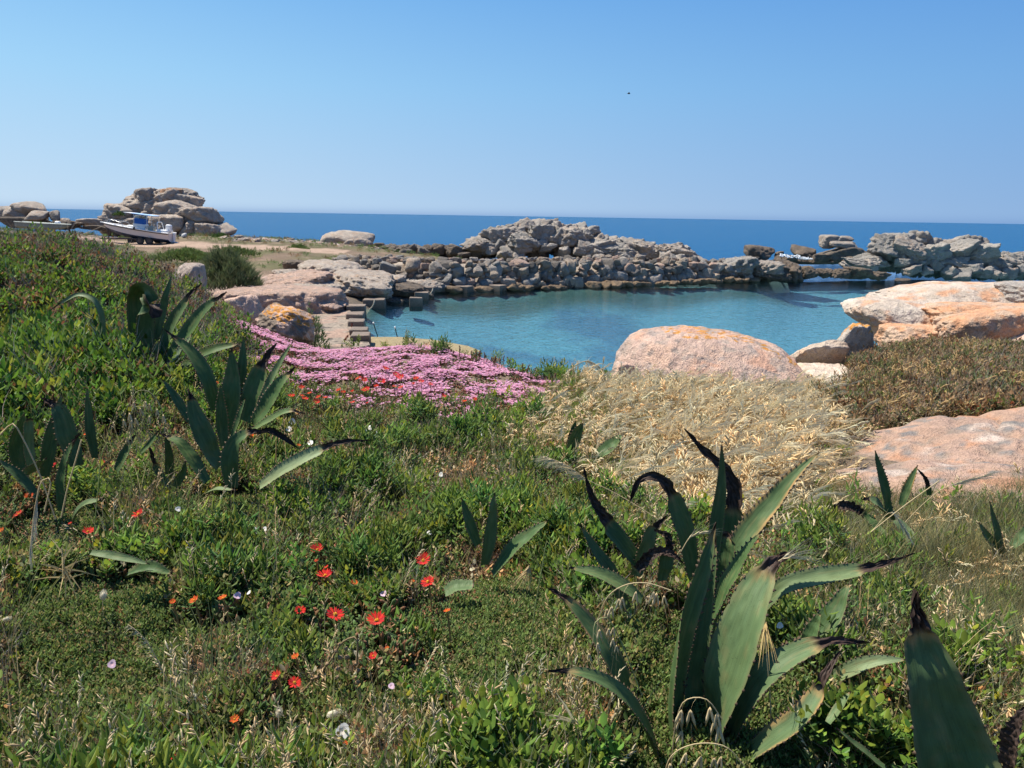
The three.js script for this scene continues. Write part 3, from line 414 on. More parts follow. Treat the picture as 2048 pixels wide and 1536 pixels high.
// ---------------------------------------------------------------- agaves
// one leaf along the points [u, v, distance], its widest place `wpx` photograph pixels across
function agaveLeaf(parent, pts, wpx, o = {}) {
  const { tip = 0.1, fold = 0.32, face = 0.7, twist = 0, pale = 0, brown = 0, base = 0.62, peak = 0.42, broken = 0, seed = Math.round(pts[0][0] * 7 + pts[0][1]), name = 'leaf' } = o;
  const r = rng(seed), P = pts.map(([u, v, s]) => D(u, v, s)), curve = new THREE.CatmullRomCurve3(P, false, 'centripetal'), len = curve.getLength();
  const W = 0.76 * (o.full ? 1.3 * o.full : 1) * wpx * px(P[Math.floor(P.length / 2)]), near = P[0].length() < 6, NL = near ? 60 : 34, NA = near ? 12 : 8, th = Math.min(0.016, W * 0.14), axis = parent.position;
  const pos = [], col = [], idx = [], uvs = [], u0 = r() * 3, eye = V(0, EYE, 0), hue = r();
  const G1 = mix3([0.054, 0.110, 0.036], [0.062, 0.116, 0.046], hue), G2 = mix3([0.155, 0.225, 0.066], [0.135, 0.205, 0.080], hue), PALE_ = [0.40, 0.46, 0.27], DRY = [0.30, 0.19, 0.09], BLACK = [0.030, 0.022, 0.018];
  let prevN = null;
  for (let i = 0; i <= NL; i++) {
    const t = i / NL, c = curve.getPointAt(t), tg = curve.getTangentAt(t);
    const inward = V(axis.x - c.x, 0, axis.z - c.z); if (inward.lengthSq() > 1e-6) inward.normalize();
    let n = V(0, 0.7, 0).addScaledVector(inward, 0.8).addScaledVector(eye.clone().sub(c).normalize(), face * 1.6);
    n.addScaledVector(tg, -n.dot(tg)).normalize(); if (prevN) n.lerp(prevN, 0.75).addScaledVector(tg, -n.dot(tg)).normalize(); prevN = n.clone();
    if (twist) n.applyAxisAngle(tg, twist * t);
    const b = tg.clone().cross(n).normalize();
    let w = W * 0.5 * (t < peak ? lerp(base, 1, Math.sin(t / peak * Math.PI / 2)) : broken ? 1 - 0.25 * (t - peak) : Math.pow(Math.max(0, 1 - ((t - peak) / (1 - peak)) ** 1.55), 0.92)) + 0.0015;
    const dead = tip > 0 ? smooth(1 - tip - 0.025, 1 - tip + 0.02, t + 0.02 * n3(t * 9, seed, 1)) : 0;
    w *= 1 - 0.38 * dead * (0.7 + 0.5 * n3(t * 14, seed, 3));
    const fo = fold * (1 + dead * 1.4) * (0.7 + 0.3 * Math.sin(t * 3)), wob = 0.05 * n3(t * 3.2, seed, 5) * W;
    for (let side = 0; side < 2; side++) for (let j = 0; j <= NA; j++) {
      const x = j / NA * 2 - 1, edge = Math.abs(x), tooth = edge > 0.99 && !dead ? 0.035 * W * Math.abs(Math.sin(t * len / W * 5.2 + x)) : 0, rumple = dead * 0.09 * W * n3(t * 16, x * 2.2, seed) + 0.012 * W * n3(t * 11, x * 2.5, seed + 9);
      const q = c.clone().addScaledVector(b, x * w + Math.sign(x) * tooth * 0.6).addScaledVector(n, fo * x * x * w + wob + rumple - side * th * (1 - x * x) * (1 - 0.7 * t) * (1 - 0.8 * dead) - side * 0.0006);
      pos.push(q.x - axis.x, q.y - axis.y, q.z - axis.z); uvs.push(u0 + x * W * 2.6, u0 + t * len * 2.2);
      const st = n3(x * 5 + seed, t * 1.3, 1) * 0.5 + n3(x * 16 + seed, t * 2.5, 7) * 0.35, blot = fbm(x * 2.2 + seed, t * len * 6, 5, 3);
      let k = mix3(G1, G2, clamp(0.30 + 0.5 * st * 0.6 + pale * 0.6 + 0.35 * blot)); k = mix3(k, PALE_, pale * 0.55);
      k = mix3(k, [0.20, 0.20, 0.09], smooth(0.9, 1, edge) * 0.7);
      k = mix3(k, DRY, smooth(0.24, 0.34, blot) * 0.18);
      if (brown) k = mix3(k, [0.42, 0.25, 0.10], smooth(0.95 - brown, 1, edge + 0.35 * blot) * smooth(0.15, 0.6, t));
      k = mix3(k, [0.36, 0.24, 0.10], smooth(1 - tip - 0.05, 1 - tip - 0.005, t + 0.04 * blot) * (tip ? 1 : 0) * 0.7);
      k = mix3(k, mix3(BLACK, [0.13, 0.08, 0.06], clamp(0.25 + 0.7 * n3(x * 4, t * 24, seed))), dead);
      col.push(...k);
    }
  }
  const row = (NA + 1) * 2, at = (i, s, j) => i * row + s * (NA + 1) + j;
  for (let i = 0; i < NL; i++) {
    for (let j = 0; j < NA; j++) { idx.push(at(i, 0, j), at(i + 1, 0, j), at(i, 0, j + 1), at(i, 0, j + 1), at(i + 1, 0, j), at(i + 1, 0, j + 1)); idx.push(at(i, 1, j), at(i, 1, j + 1), at(i + 1, 1, j), at(i, 1, j + 1), at(i + 1, 1, j + 1), at(i + 1, 1, j)); }
    for (const j of [0, NA]) idx.push(at(i, 0, j), at(i, 1, j), at(i + 1, 0, j), at(i + 1, 0, j), at(i, 1, j), at(i + 1, 1, j));
  }
  const step = Math.max(W * 0.26, 0.02);                                  // marginal teeth
  for (let s = step; s < len * (1 - tip) - step; s += step * lerp(0.8, 1.2, r())) for (const e of [0, NA]) {
    const i = Math.min(NL - 1, Math.floor(s / len * NL)), a = at(i, 0, e) * 3, p0 = V(pos[a], pos[a + 1], pos[a + 2]), b2 = at(i + 1, 0, e) * 3, p1 = V(pos[b2], pos[b2 + 1], pos[b2 + 2]), inn = at(i, 0, NA / 2) * 3, out = p0.clone().sub(V(pos[inn], pos[inn + 1], pos[inn + 2])).normalize(), f = p1.clone().sub(p0).normalize(), h = Math.min(0.012, W * 0.13);
    const k = pos.length / 3, tipP = p0.clone().addScaledVector(out, h).addScaledVector(f, h * 0.5), nn = out.clone().cross(f).multiplyScalar(h * 0.35);
    for (const q of [p0.clone().addScaledVector(f, -h * 0.5), p0.clone().addScaledVector(f, h * 0.7), p0.clone().add(nn), p0.clone().sub(nn), tipP]) { pos.push(q.x, q.y, q.z); col.push(0.11, 0.075, 0.045); uvs.push(0, 0); }
    idx.push(k, k + 2, k + 4, k + 2, k + 1, k + 4, k + 1, k + 3, k + 4, k + 3, k, k + 4);
  }
  const g = new THREE.BufferGeometry(); g.setAttribute('position', new THREE.Float32BufferAttribute(pos, 3)); g.setAttribute('color', new THREE.Float32BufferAttribute(col, 3)); g.setAttribute('uv', new THREE.Float32BufferAttribute(uvs, 2)); g.setIndex(idx); g.computeVertexNormals();
  return part(name, g, M.agave, parent);
}
function agave(label, base, leaves, conv = (u, v) => [u, v]) {
  const [bu, bv] = conv(base[0], base[1]), t = thing('agave', label, 'agave plant', D(bu, bv, base[2]));
  for (const [w, o, ...p] of leaves) agaveLeaf(t, p.map(([x, y, dz]) => [...conv(x, y), base[2] + (dz ?? 0)]), w / conv.k, o);
  return t;
}
const c6 = (x, y) => [x / 2.695, 560 + y / 2.695]; c6.k = 2.695;
const c7 = (x, y) => [1050 + x / 2.052, 830 + y / 2.052]; c7.k = 2.052;
const c1 = (x, y) => [x, y]; c1.k = 1;
agave('largest agave, in front at right, with broad dark leaves and blackened tips', [740, 1430, 2.15], [
  [142, { full: 0.95, tip: 0.04, face: 0.4, fold: 0.45 }, [650, 1480, 0], [605, 1180, 0], [645, 880, 0.0], [720, 650, 0.05], [785, 440, 0.1]],
  [120, { tip: 0.03, face: 0.5, fold: 0.5 }, [690, 1400, 0.05], [690, 1050, 0.06], [730, 800, 0.1], [765, 620, 0.12], [785, 500, 0.15]],
  [200, { full: 1, tip: 0.16, face: 1.0, fold: 0.22, pale: 0.12, base: 0.55, peak: 0.5 }, [740, 1420, -0.02], [815, 1140, -0.08], [890, 880, -0.05], [965, 690, 0.02], [1020, 610, 0.05], [1110, 560, 0.1]],
  [150, { tip: 0.24, face: 1.1, fold: 0.3, pale: 0.15 }, [800, 1420, -0.05], [900, 1190, -0.12], [1010, 1050, -0.14], [1140, 965, -0.12], [1250, 932, -0.1], [1405, 937, -0.05]],
  [135, { tip: 0.24, face: 1.0, brown: 0.35, pale: 0.15 }, [860, 1440, -0.12], [1000, 1340, -0.22], [1120, 1250, -0.25], [1200, 1150, -0.22], [1235, 1070, -0.2], [1295, 970, -0.15]],
  [125, { tip: 0.02, face: 0.9 }, [1120, 1010, 0.28], [1190, 915, 0.3], [1260, 820, 0.33], [1330, 690, 0.38]],
  [70, { tip: 0.03 }, [1150, 960, 0.24], [1180, 880, 0.25], [1212, 815, 0.26]],
  [72, { tip: 0.03, pale: 0.65, face: 1.2 }, [1230, 1100, 0.2], [1330, 1045, 0.15], [1430, 1010, 0.12], [1570, 1003, 0.1]],
  [118, { tip: 0.1, face: 0.8, pale: 0.1 }, [560, 1430, -0.1], [460, 1220, -0.2], [350, 1110, -0.24], [220, 1055, -0.26], [95, 1050, -0.28]],
  [120, { tip: 0.16, face: 0.7, brown: 0.2 }, [450, 1230, 0.05], [350, 990, 0.05], [255, 850, 0.08], [170, 760, 0.1], [85, 705, 0.12]],
  [60, { tip: 0.06 }, [1480, 1450, -0.5], [1400, 1390, -0.5], [1340, 1340, -0.5], [1275, 1285, -0.5]],
  [48, { tip: 0.05, pale: 0.2 }, [1245, 1265, -0.3], [1290, 1200, -0.28], [1335, 1135, -0.26]],
], c7);
agave('agave just behind the largest one, with curled black leaf tips and a pale spear', [790, 740, 2.75], [
  [72, { tip: 0.02, fold: 0.8, face: 0.9, pale: 0.08 }, [745, 700, -0.1], [775, 480, -0.1], [800, 300, -0.1], [806, 120, -0.1]],
  [108, { tip: 0.62, face: 0.8 }, [815, 640, 0.1], [850, 450, 0.12], [858, 290, 0.14], [810, 215, 0.16], [730, 145, 0.18], [655, 55, 0.2]],
  [112, { tip: 0.42, face: 0.9, pale: 0.08 }, [690, 660, 0.05], [650, 470, 0.05], [600, 340, 0.05], [540, 258, 0.05], [470, 270, 0.05], [428, 360, 0.05]],
  [112, { tip: 0.02, brown: 0.4, face: 1.0, pale: 0.05 }, [800, 700, 0], [900, 500, 0.02], [1020, 350, 0.04], [1110, 240, 0.05], [1208, 155, 0.06]],
  [128, { tip: 0.07, broken: 1, face: 0.9, peak: 0.5 }, [800, 760, -0.05], [815, 620, -0.05], [835, 480, -0.05]],
  [122, { tip: 0.02, face: 0.7 }, [755, 900, -0.15], [820, 720, -0.18], [900, 580, -0.18], [968, 478, -0.18]],
  [92, { tip: 0.3, face: 1.1, pale: 0.4 }, [960, 800, 0.05], [1060, 705, 0], [1200, 665, 0], [1340, 640, 0], [1450, 620, 0], [1600, 567, 0]],
  [96, { tip: 0.5, face: 0.8 }, [490, 640, 0.1], [400, 530, 0.1], [320, 430, 0.1], [265, 330, 0.1], [240, 215, 0.1]],
  [84, { tip: 0.05, pale: 0.1 }, [420, 800, 0.05], [350, 650, 0.05], [290, 560, 0.05], [225, 450, 0.05]],
  [80, { tip: 0.05, pale: 0.2 }, [480, 760, -0.05], [400, 700, -0.05], [300, 650, -0.05], [180, 628, -0.05]],
  [84, { tip: 0.25, pale: 0.45 }, [450, 660, 0.1], [490, 560, 0.1], [515, 480, 0.1], [585, 410, 0.1]],
  [90, { tip: 0.5, pale: 0.1 }, [560, 680, 0.02], [575, 600, 0.02], [580, 500, 0.03], [530, 470, 0.04]],
  [86, { tip: 0.95, name: 'withered_leaf' }, [450, 640, 0], [520, 575, 0], [580, 568, -0.02], [650, 605, -0.04]],
], c7);
agave('very near single broad agave spear at the bottom right corner with a grey withered tip', [1780, 1560, 1.62], [
  [345, { full: 1, tip: 0.2, face: 1.2, fold: 0.25, base: 0.95, peak: 0.12 }, [1800, 1640, 0], [1740, 1380, 0.02], [1670, 1130, 0.05], [1625, 930, 0.08], [1598, 715, 0.1]],
  [130, { tip: 0.98, face: 1.0, name: 'withered_leaf' }, [1990, 1500, -0.1], [2000, 1380, -0.1], [2040, 1240, -0.1], [2100, 1180, -0.1]],
], c7);
agave('small agave between the dry grass and the pink granite slab', [1490, 400, 4.1], [
  [64, { tip: 0.03, fold: 0.5 }, [1492, 420, 0], [1475, 330, 0], [1455, 240, 0.02], [1436, 145, 0.04]],
  [92, { tip: 0.16, pale: 0.2 }, [1510, 420, -0.05], [1460, 380, -0.08], [1420, 350, -0.08], [1385, 345, -0.08]],
  [44, { tip: 0.06, brown: 0.3 }, [1545, 370, 0.05], [1570, 300, 0.05], [1612, 205, 0.05]], [30, { tip: 0.7 }, [1660, 330, 0.05], [1650, 270, 0.05], [1610, 220, 0.05]],
  [66, { tip: 0.04, pale: 0.25 }, [1520, 430, -0.15], [1560, 480, -0.2], [1615, 550, -0.3]], [80, { tip: 0.9, name: 'withered_leaf' }, [1400, 420, 0], [1340, 385, 0], [1280, 380, 0], [1235, 410, 0]], [60, { tip: 0.1 }, [1400, 410, -0.1], [1440, 460, -0.15], [1500, 500, -0.2]],
], c7);
agave('narrow young agave at the right edge among feathery grass', [1930, 560, 3.6], [[56, { tip: 0.03 }, [1940, 580, 0], [1930, 480, 0], [1905, 355, 0]], [70, { pale: 0.2, tip: 0.05 }, [1960, 570, 0], [1900, 510, 0], [1860, 440, 0]], [60, { tip: 0.05 }, [2000, 540, 0], [2060, 480, 0], [2110, 420, 0]]], c7);
agave('pair of small dark agave leaves in green ground cover above the largest agave', [1190, 915, 5.6], [[34, { tip: 0.05 }, [1140, 900, 0], [1150, 872, 0], [1166, 845, 0]], [20, { tip: 0.05 }, [1137, 893, 0], [1145, 862, 0], [1152, 840, 0]], [38, { tip: 0.05 }, [1195, 912, 0], [1220, 893, 0], [1247, 868, 0]]], c1);
agave('young agave with three upright leaves in the green middle of the slope', [985, 1130, 3.3], [[38, { tip: 0.03, pale: 0.2 }, [968, 1130, 0], [980, 1060, 0], [990, 985, 0]], [46, { tip: 0.02 }, [985, 1150, -0.05], [1030, 1095, -0.05], [1096, 1040, -0.05]], [30, { tip: 0.05 }, [955, 1090, 0.05], [936, 1040, 0.05], [923, 995, 0.05]], [40, { tip: 0.02, pale: 0.2, broken: 1 }, [890, 1185, -0.2], [910, 1175, -0.2], [948, 1172, -0.2]]], c1);
agave('large spreading agave at left centre with many upright dark leaves', [1240, 1010, 4.45], [
  [165, { tip: 0.12, face: 1, pale: 0.1 }, [1180, 1010, -0.1], [1110, 880, -0.15], [1050, 740, -0.15], [1014, 585, -0.12]], [62, { tip: 0.03 }, [1020, 760, 0.05], [955, 650, 0.05], [878, 540, 0.05]],
  [95, { tip: 0.14, face: 0.8 }, [1160, 700, 0.15], [1115, 530, 0.15], [1030, 390, 0.18], [885, 268, 0.2]], [132, { tip: 0.03, face: 0.9 }, [1200, 830, 0.1], [1245, 620, 0.12], [1252, 480, 0.14], [1246, 365, 0.16]], [92, { tip: 0.02, face: 0.9 }, [1205, 900, -0.02], [1190, 760, -0.02], [1185, 660, -0.02], [1188, 565, -0.02]],
  [66, { tip: 0.02 }, [1290, 640, 0.2], [1308, 450, 0.22], [1312, 310, 0.24]], [138, { tip: 0.34, face: 0.8 }, [1320, 760, 0.12], [1370, 590, 0.14], [1430, 440, 0.18], [1492, 338, 0.2]], [70, { tip: 0.02, face: 0.6, pale: 0.15 }, [1380, 740, 0.05], [1450, 570, 0.06], [1520, 430, 0.08], [1577, 335, 0.1]],
  [125, { tip: 0.14, face: 0.8 }, [1370, 780, 0], [1460, 640, 0], [1535, 530, 0.02], [1592, 470, 0.04]], [62, { tip: 0.22, pale: 0.12 }, [1350, 820, -0.1], [1450, 755, -0.12], [1560, 705, -0.14], [1645, 722, -0.16]], [66, { tip: 0.02 }, [1240, 900, -0.1], [1285, 760, -0.1], [1322, 635, -0.1]],
  [118, { tip: 0.22, face: 1 }, [1250, 1120, -0.3], [1240, 980, -0.32], [1275, 870, -0.32], [1350, 825, -0.32], [1445, 820, -0.3]], [96, { tip: 0.36, pale: 0.85, face: 1.3, peak: 0.35 }, [1400, 1110, -0.25], [1560, 1000, -0.3], [1720, 920, -0.3], [1850, 875, -0.3], [1995, 862, -0.3]],
  [112, { tip: 0.14, face: 0.8 }, [1110, 1090, -0.25], [1040, 980, -0.25], [965, 880, -0.22], [860, 828, -0.2]], [66, { tip: 0.03 }, [905, 1090, -0.1], [908, 960, -0.1], [890, 825, -0.1]], [60, { tip: 0.45, brown: 0.4 }, [920, 1120, -0.2], [840, 1020, -0.2], [800, 880, -0.2]], [56, { tip: 0.1, pale: 0.3 }, [1070, 1180, -0.35], [1160, 1132, -0.38], [1275, 1135, -0.4]], [60, { tip: 0.05 }, [940, 1110, -0.3], [980, 1040, -0.3], [1000, 975, -0.3]],
  [60, { tip: 0.97, name: 'withered_leaf' }, [1380, 830, 0], [1450, 815, 0], [1530, 850, 0], [1610, 910, 0]],
], c6);
agave('broad leaved agave at the left edge, one leaf snapped pale at its top', [300, 1140, 3.95], [
  [105, { tip: 0.03 }, [130, 1060, 0], [85, 930, 0], [95, 830, 0], [132, 715, 0]], [74, { tip: 0.03, broken: 1, pale: 0.35 }, [170, 1040, -0.05], [150, 900, -0.05], [150, 745, -0.05]], [88, { tip: 0.03 }, [240, 1060, 0.05], [270, 880, 0.05], [300, 760, 0.06], [335, 610, 0.08]], [140, { tip: 0.2, face: 0.9 }, [420, 1000, 0.05], [375, 850, 0.05], [320, 700, 0.06], [215, 630, 0.08]],
  [74, { tip: 0.02 }, [515, 960, 0.1], [490, 790, 0.1], [470, 585, 0.1]], [120, { tip: 0.14 }, [330, 1250, -0.15], [345, 1060, -0.15], [385, 900, -0.15], [432, 830, -0.15]], [84, { tip: 0.03 }, [200, 1170, -0.1], [100, 1060, -0.12], [-10, 965, -0.14]], [84, { tip: 0.2 }, [630, 1030, 0.1], [680, 930, 0.1], [728, 835, 0.1]], [74, { tip: 0.12, pale: 0.2 }, [390, 1300, -0.3], [440, 1220, -0.3], [560, 1180, -0.3]], [90, { tip: 0.06, pale: 0.25 }, [150, 1040, -0.15], [200, 1000, -0.18], [255, 960, -0.2]], [40, { tip: 0.2 }, [760, 930, 0.2], [810, 880, 0.2], [860, 805, 0.2]],
], c6);
agave('tall agave high on the left bank with two leaves bent over at the top', [840, 470, 6.7], [
  [128, { tip: 0, face: 0.9, base: 1, peak: 0.5, broken: 1 }, [740, 470, 0.1], [740, 260, 0.1], [735, 110, 0.1], [752, 55, 0.02], [790, 62, -0.1], [815, 118, -0.14]], [130, { tip: 0.2, face: 0.9, base: 1, peak: 0.5, broken: 1 }, [780, 470, -0.05], [775, 300, -0.05], [772, 170, -0.06], [780, 125, -0.14], [815, 140, -0.2], [838, 205, -0.22]],
  [62, { tip: 0.02, pale: 0.2 }, [840, 320, 0.1], [885, 130, 0.12], [926, -25, 0.14]], [115, { tip: 0.24, pale: 0.05 }, [850, 440, 0], [930, 250, 0], [1010, 110, 0], [1082, 15, 0]], [128, { tip: 0.14, face: 0.8 }, [890, 470, -0.1], [1010, 290, -0.1], [1115, 150, -0.1], [1225, 65, -0.1]], [92, { tip: 0.1 }, [940, 500, -0.05], [1070, 415, -0.05], [1190, 365, -0.05], [1305, 345, -0.05]], [96, { tip: 0.04, pale: 0.6 }, [890, 490, -0.2], [950, 420, -0.22], [1040, 290, -0.22]],
  [36, { tip: 0.16, pale: 0.4, face: 0.6, base: 1 }, [552, 310, 0.2], [545, 180, 0.2], [500, 105, 0.2], [430, 80, 0.2], [350, 110, 0.2], [265, 168, 0.2]], [120, { tip: 0.02 }, [820, 480, -0.15], [840, 420, -0.16], [860, 330, -0.16]],
], c6);
agave('lone thick agave leaf lying in the green cover at the lower left', [200, 1150, 2.95], [[40, { tip: 0.05, fold: 0.7, face: 0.2 }, [255, 1150, 0], [295, 1140, 0], [345, 1148, 0]], [20, { tip: 0.04, pale: 0.3 }, [182, 1105, 0], [230, 1112, 0], [300, 1128, 0]]], c1);
// where single flowers stand: enlargement pixels, width, look
function A(u, v, up) { const d = ray(u, v); let t = 1.0; for (; t < 60; t += 0.01 + t * 0.002) { if (EYE + d.y * t - hAt(d.x * t, -d.z * t) < up) break; } return V(d.x * t, EYE + d.y * t, d.z * t); }
const c8 = (x, y) => [x / 2.2756, 950 + y / 2.2756], NEARFL = [
    [135, 92, 44, 'orange red flower below the agave at the left edge, above two red ones', 'o'], [88, 172, 44, 'scarlet flower at the left edge beside the pale drooping grass head'], [52, 190, 26, 'narrow red flower seen side on at the far left edge'], [400, 255, 56, 'red flower with orange centre on ice plant fingers at the left'], [632, 175, 62, 'single deep red flower in dark leaves below the left centre agave'], [8, 246, 30, 'half cut orange flower at the very left edge', 'o'],
    [1445, 338, 66, 'topmost red flower of the clump on pale finger leaves, slightly ragged'], [1486, 416, 28, 'small closed red flower between two open ones in the clump'], [1440, 384, 22, 'tiny red bud just below the topmost flower of the clump'], [1480, 456, 78, 'flat wide red flower seen edge on above the pale finger leaves'], [1610, 486, 40, 'small orange red flower right of the pale finger leaves', 'o'],
    [1925, 386, 74, 'wide red flower left of the young three leaved agave'], [1950, 482, 72, 'red flower with yellow centre above the short broken agave leaf'], [1878, 476, 20, 'tiny orange flower left of the red one with yellow centre', 'o'], [1366, 612, 60, 'dark red flower drooping below the pale finger leaves'], [1525, 632, 88, 'large bright red flower in the middle of the clump'], [1716, 660, 92, 'large red flower with ragged petals above a magenta bud'], [2035, 616, 36, 'dull orange flower near the bottom of the broken agave leaf', 'o'],
    [785, 572, 32, 'small orange flower at the left of a row of three faded ones', 'o'], [886, 566, 48, 'faded orange flower in the middle of a row of three', 'o'], [1016, 556, 44, 'brownish orange flower at the right of a row of three', 'o'], [1345, 822, 40, 'orange flower above the dead straw bunch at bottom', 'o'], [1262, 912, 56, 'red flower with yellow centre left of its twin above the straw bunch'], [1340, 942, 70, 'deep red flower right of its twin above the straw bunch'],
    [1700, 818, 44, 'shaded red flower below the dried seed stalk'], [1762, 782, 22, 'little orange flower half hidden right of the dried seed stalk', 'o'], [1068, 1106, 44, 'orange flower buried in the dead straw', 'o'], [800, 1285, 50, 'red flower at the very bottom edge of the picture'], [1570, 1216, 30, 'dull orange flower below the white flower at the bottom', 'o'], [320, 214, 18, 'tiny red flower among dry stalks at the left', 'r']];
const MIDFL = [[855, 480, 50, 'orange red flower at the foot of the bent leaved agave'], [770, 530, 54, 'orange red flower left of the shrivelled dark leaf on the bank'], [980, 530, 36, 'red flower beside the shrivelled dark leaf on the bank'], [1030, 520, 46, 'bright red flower right above the shrivelled dark leaf on the bank'], [1018, 547, 30, 'small red flower under the two above the shrivelled leaf'], [908, 570, 28, 'little orange flower left of the large agave spear'], [1163, 551, 34, 'orange flower between two big leaves of the left centre agave'], [1332, 694, 36, 'red flower inside the right half of the left centre agave'], [465, 826, 34, 'orange red flower behind the left edge agave'], [548, 978, 34, 'red flower right of the left edge agave'], [284, 996, 50, 'red flower in the middle of the left edge agave'], [8, 880, 34, 'red flower cut by the left edge beside the agave'], [1372, 835, 50, 'orange flower in withered leaves right of the left centre agave'], [1610, 885, 26, 'small orange flower under the pale agave leaf']];
const STRIPFL = [[1300, 1245, 60], [1385, 1285, 56], [1430, 1310, 56], [1265, 1345, 66], [1090, 1318, 52], [1135, 1330, 50], [1545, 1318, 46], [1582, 1345, 50], [1655, 1364, 42], [1372, 1380, 36], [1425, 1390, 44], [1230, 1381, 40], [1150, 1405, 64], [1046, 1420, 36], [938, 1410, 44], [972, 1425, 36], [640, 1390, 46], [706, 1435, 40], [565, 1460, 52], [642, 1455, 40], [670, 1480, 50], [780, 1465, 44], [830, 1470, 44], [755, 1505, 54], [1046, 1510, 46], [1520, 1362, 30], [1755, 1460, 46], [1925, 1500, 40], [2002, 1480, 44], [1160, 1512, 26]];
const WHITEFL = [[508, 1068, 24, 'largest white bindweed flower, in dark leaves left of the red clump'], [584, 843, 12], [578, 858, 11], [700, 860, 11], [738, 857, 13], [761, 867, 17], [622, 886, 10], [620, 885, 9], [356, 1018, 10, 'small white flower below the left centre agave'], [695, 861, 9], [791, 923, 11], [882, 949, 9], [959, 868, 10], [777, 963, 8], [751, 1157, 12, 'small white flower right of the red flower clump'], [767, 1187, 12, 'pale pink flower just below the small white one right of the red clump'], [475, 1191, 13, 'pale pink twin flower left of the red clump'], [498, 1185, 9], [224, 1328, 15, 'lilac white flower low at the bottom left'], [783, 1372, 12, 'pale lilac flower seen side on at the lower middle'], [686, 1462, 26, 'broad white bindweed flower near the bottom edge'], [859, 1065, 9], [1560, 1251, 12, 'white flower in the shade behind the largest agave'], [1823, 1266, 9, 'lilac flower beside the bottom right agave tip'], [1060, 1014, 8], [1267, 1009, 9, 'pink flower under the curled black leaf tip'], [529, 1058, 9]];
// ---------------------------------------------------------------- small plants: builders of clumps
class Leafy {
  constructor() { this.p = []; this.c = []; this.i = []; }
  quad(a, b, c, d, col) { const k = this.p.length / 3; for (const q of [a, b, c, d]) { this.p.push(q.x, q.y, q.z); this.c.push(...col); } this.i.push(k, k + 1, k + 2, k, k + 2, k + 3); }
  tri(a, b, c, col) { const k = this.p.length / 3; for (const q of [a, b, c]) { this.p.push(q.x, q.y, q.z); this.c.push(...col); } this.i.push(k, k + 1, k + 2); }
  // a folded oval leaf from `a` along `d`, `s` across
  oval(a, d, s, len, wid, col, droop = 0.2) {
    const n = d.clone().cross(s).normalize(), q = (t, x, z) => a.clone().addScaledVector(d, len * t).addScaledVector(s, wid * x).addScaledVector(n, len * (z - droop * t * t));
    const b0 = q(0, 0, 0), m = q(0.55, 0, 0), e = q(1, 0, 0), l1 = q(0.35, -0.46, 0.1), l2 = q(0.75, -0.40, 0.1), r1 = q(0.35, 0.46, 0.1), r2 = q(0.75, 0.40, 0.1);
    const k = this.p.length / 3; for (const v of [b0, m, e, l1, l2, r1, r2]) { this.p.push(v.x, v.y, v.z); this.c.push(...col); }
    this.i.push(k, k + 3, k + 1, k + 3, k + 4, k + 1, k + 4, k + 2, k + 1, k, k + 1, k + 5, k + 5, k + 1, k + 6, k + 6, k + 1, k + 2);
  }
  // a blade: a thin ribbon through the points
  blade(pts, w, col, tipCol) {
    const k = this.p.length / 3, n = pts.length; let side = null;
    pts.forEach((q, j) => { const t = (j < n - 1 ? pts[j + 1].clone().sub(q) : q.clone().sub(pts[j - 1])).normalize(); side = side ?? V(-t.z + 0.3, 0.1, t.x + 0.6).cross(t).normalize(); const ww = w * (1 - j / (n - 1) * 0.9) * 0.5, c = tipCol ? mix3(col, tipCol, j / (n - 1)) : col; for (const e of [-1, 1]) { const v = q.clone().addScaledVector(side, e * ww); this.p.push(v.x, v.y, v.z); this.c.push(...c); } });
    for (let j = 0; j < n - 1; j++) { const a = k + j * 2; this.i.push(a, a + 1, a + 2, a + 1, a + 3, a + 2); }
  }
  // a closed spindle (spikelet, finger leaf, bud)
  spindle(a, b, r, col, col2, sides = 4, peak = 0.45) {
    const d = b.clone().sub(a), t = d.clone().normalize(), u = (Math.abs(t.y) < 0.9 ? V(0, 1, 0) : V(1, 0, 0)).cross(t).normalize(), w = t.clone().cross(u), k = this.p.length / 3;
    this.p.push(a.x, a.y, a.z, b.x, b.y, b.z); this.c.push(...col, ...(col2 ?? col));
    for (const [f, q] of [[peak * 0.4, 0.8], [peak * 1.3, 1]]) for (let j = 0; j < sides; j++) { const an = j / sides * 6.2832, v = a.clone().addScaledVector(d, f).addScaledVector(u, Math.cos(an) * r * q).addScaledVector(w, Math.sin(an) * r * q); this.p.push(v.x, v.y, v.z); this.c.push(...mix3(col, col2 ?? col, f)); }
    for (let j = 0; j < sides; j++) { const e = (j + 1) % sides; this.i.push(k, k + 2 + e, k + 2 + j, k + 2 + j, k + 2 + e, k + 2 + sides + j, k + 2 + e, k + 2 + sides + e, k + 2 + sides + j, k + 1, k + 2 + sides + j, k + 2 + sides + e); }
  }
  geo() { const g = new THREE.BufferGeometry(); g.setAttribute('position', new THREE.Float32BufferAttribute(this.p, 3)); g.setAttribute('color', new THREE.Float32BufferAttribute(this.c, 3)); g.setIndex(this.i); g.computeVertexNormals(); return g; }
}
const dirOf = (az, el) => V(Math.cos(az) * Math.cos(el), Math.sin(el), Math.sin(az) * Math.cos(el));
const vary = (c, r, k = 0.25) => { const f = 1 + (r() - 0.5) * 2 * k, h = (r() - 0.5) * k * 0.5; return [c[0] * f * (1 + h), c[1] * f, c[2] * f * (1 - h)]; };
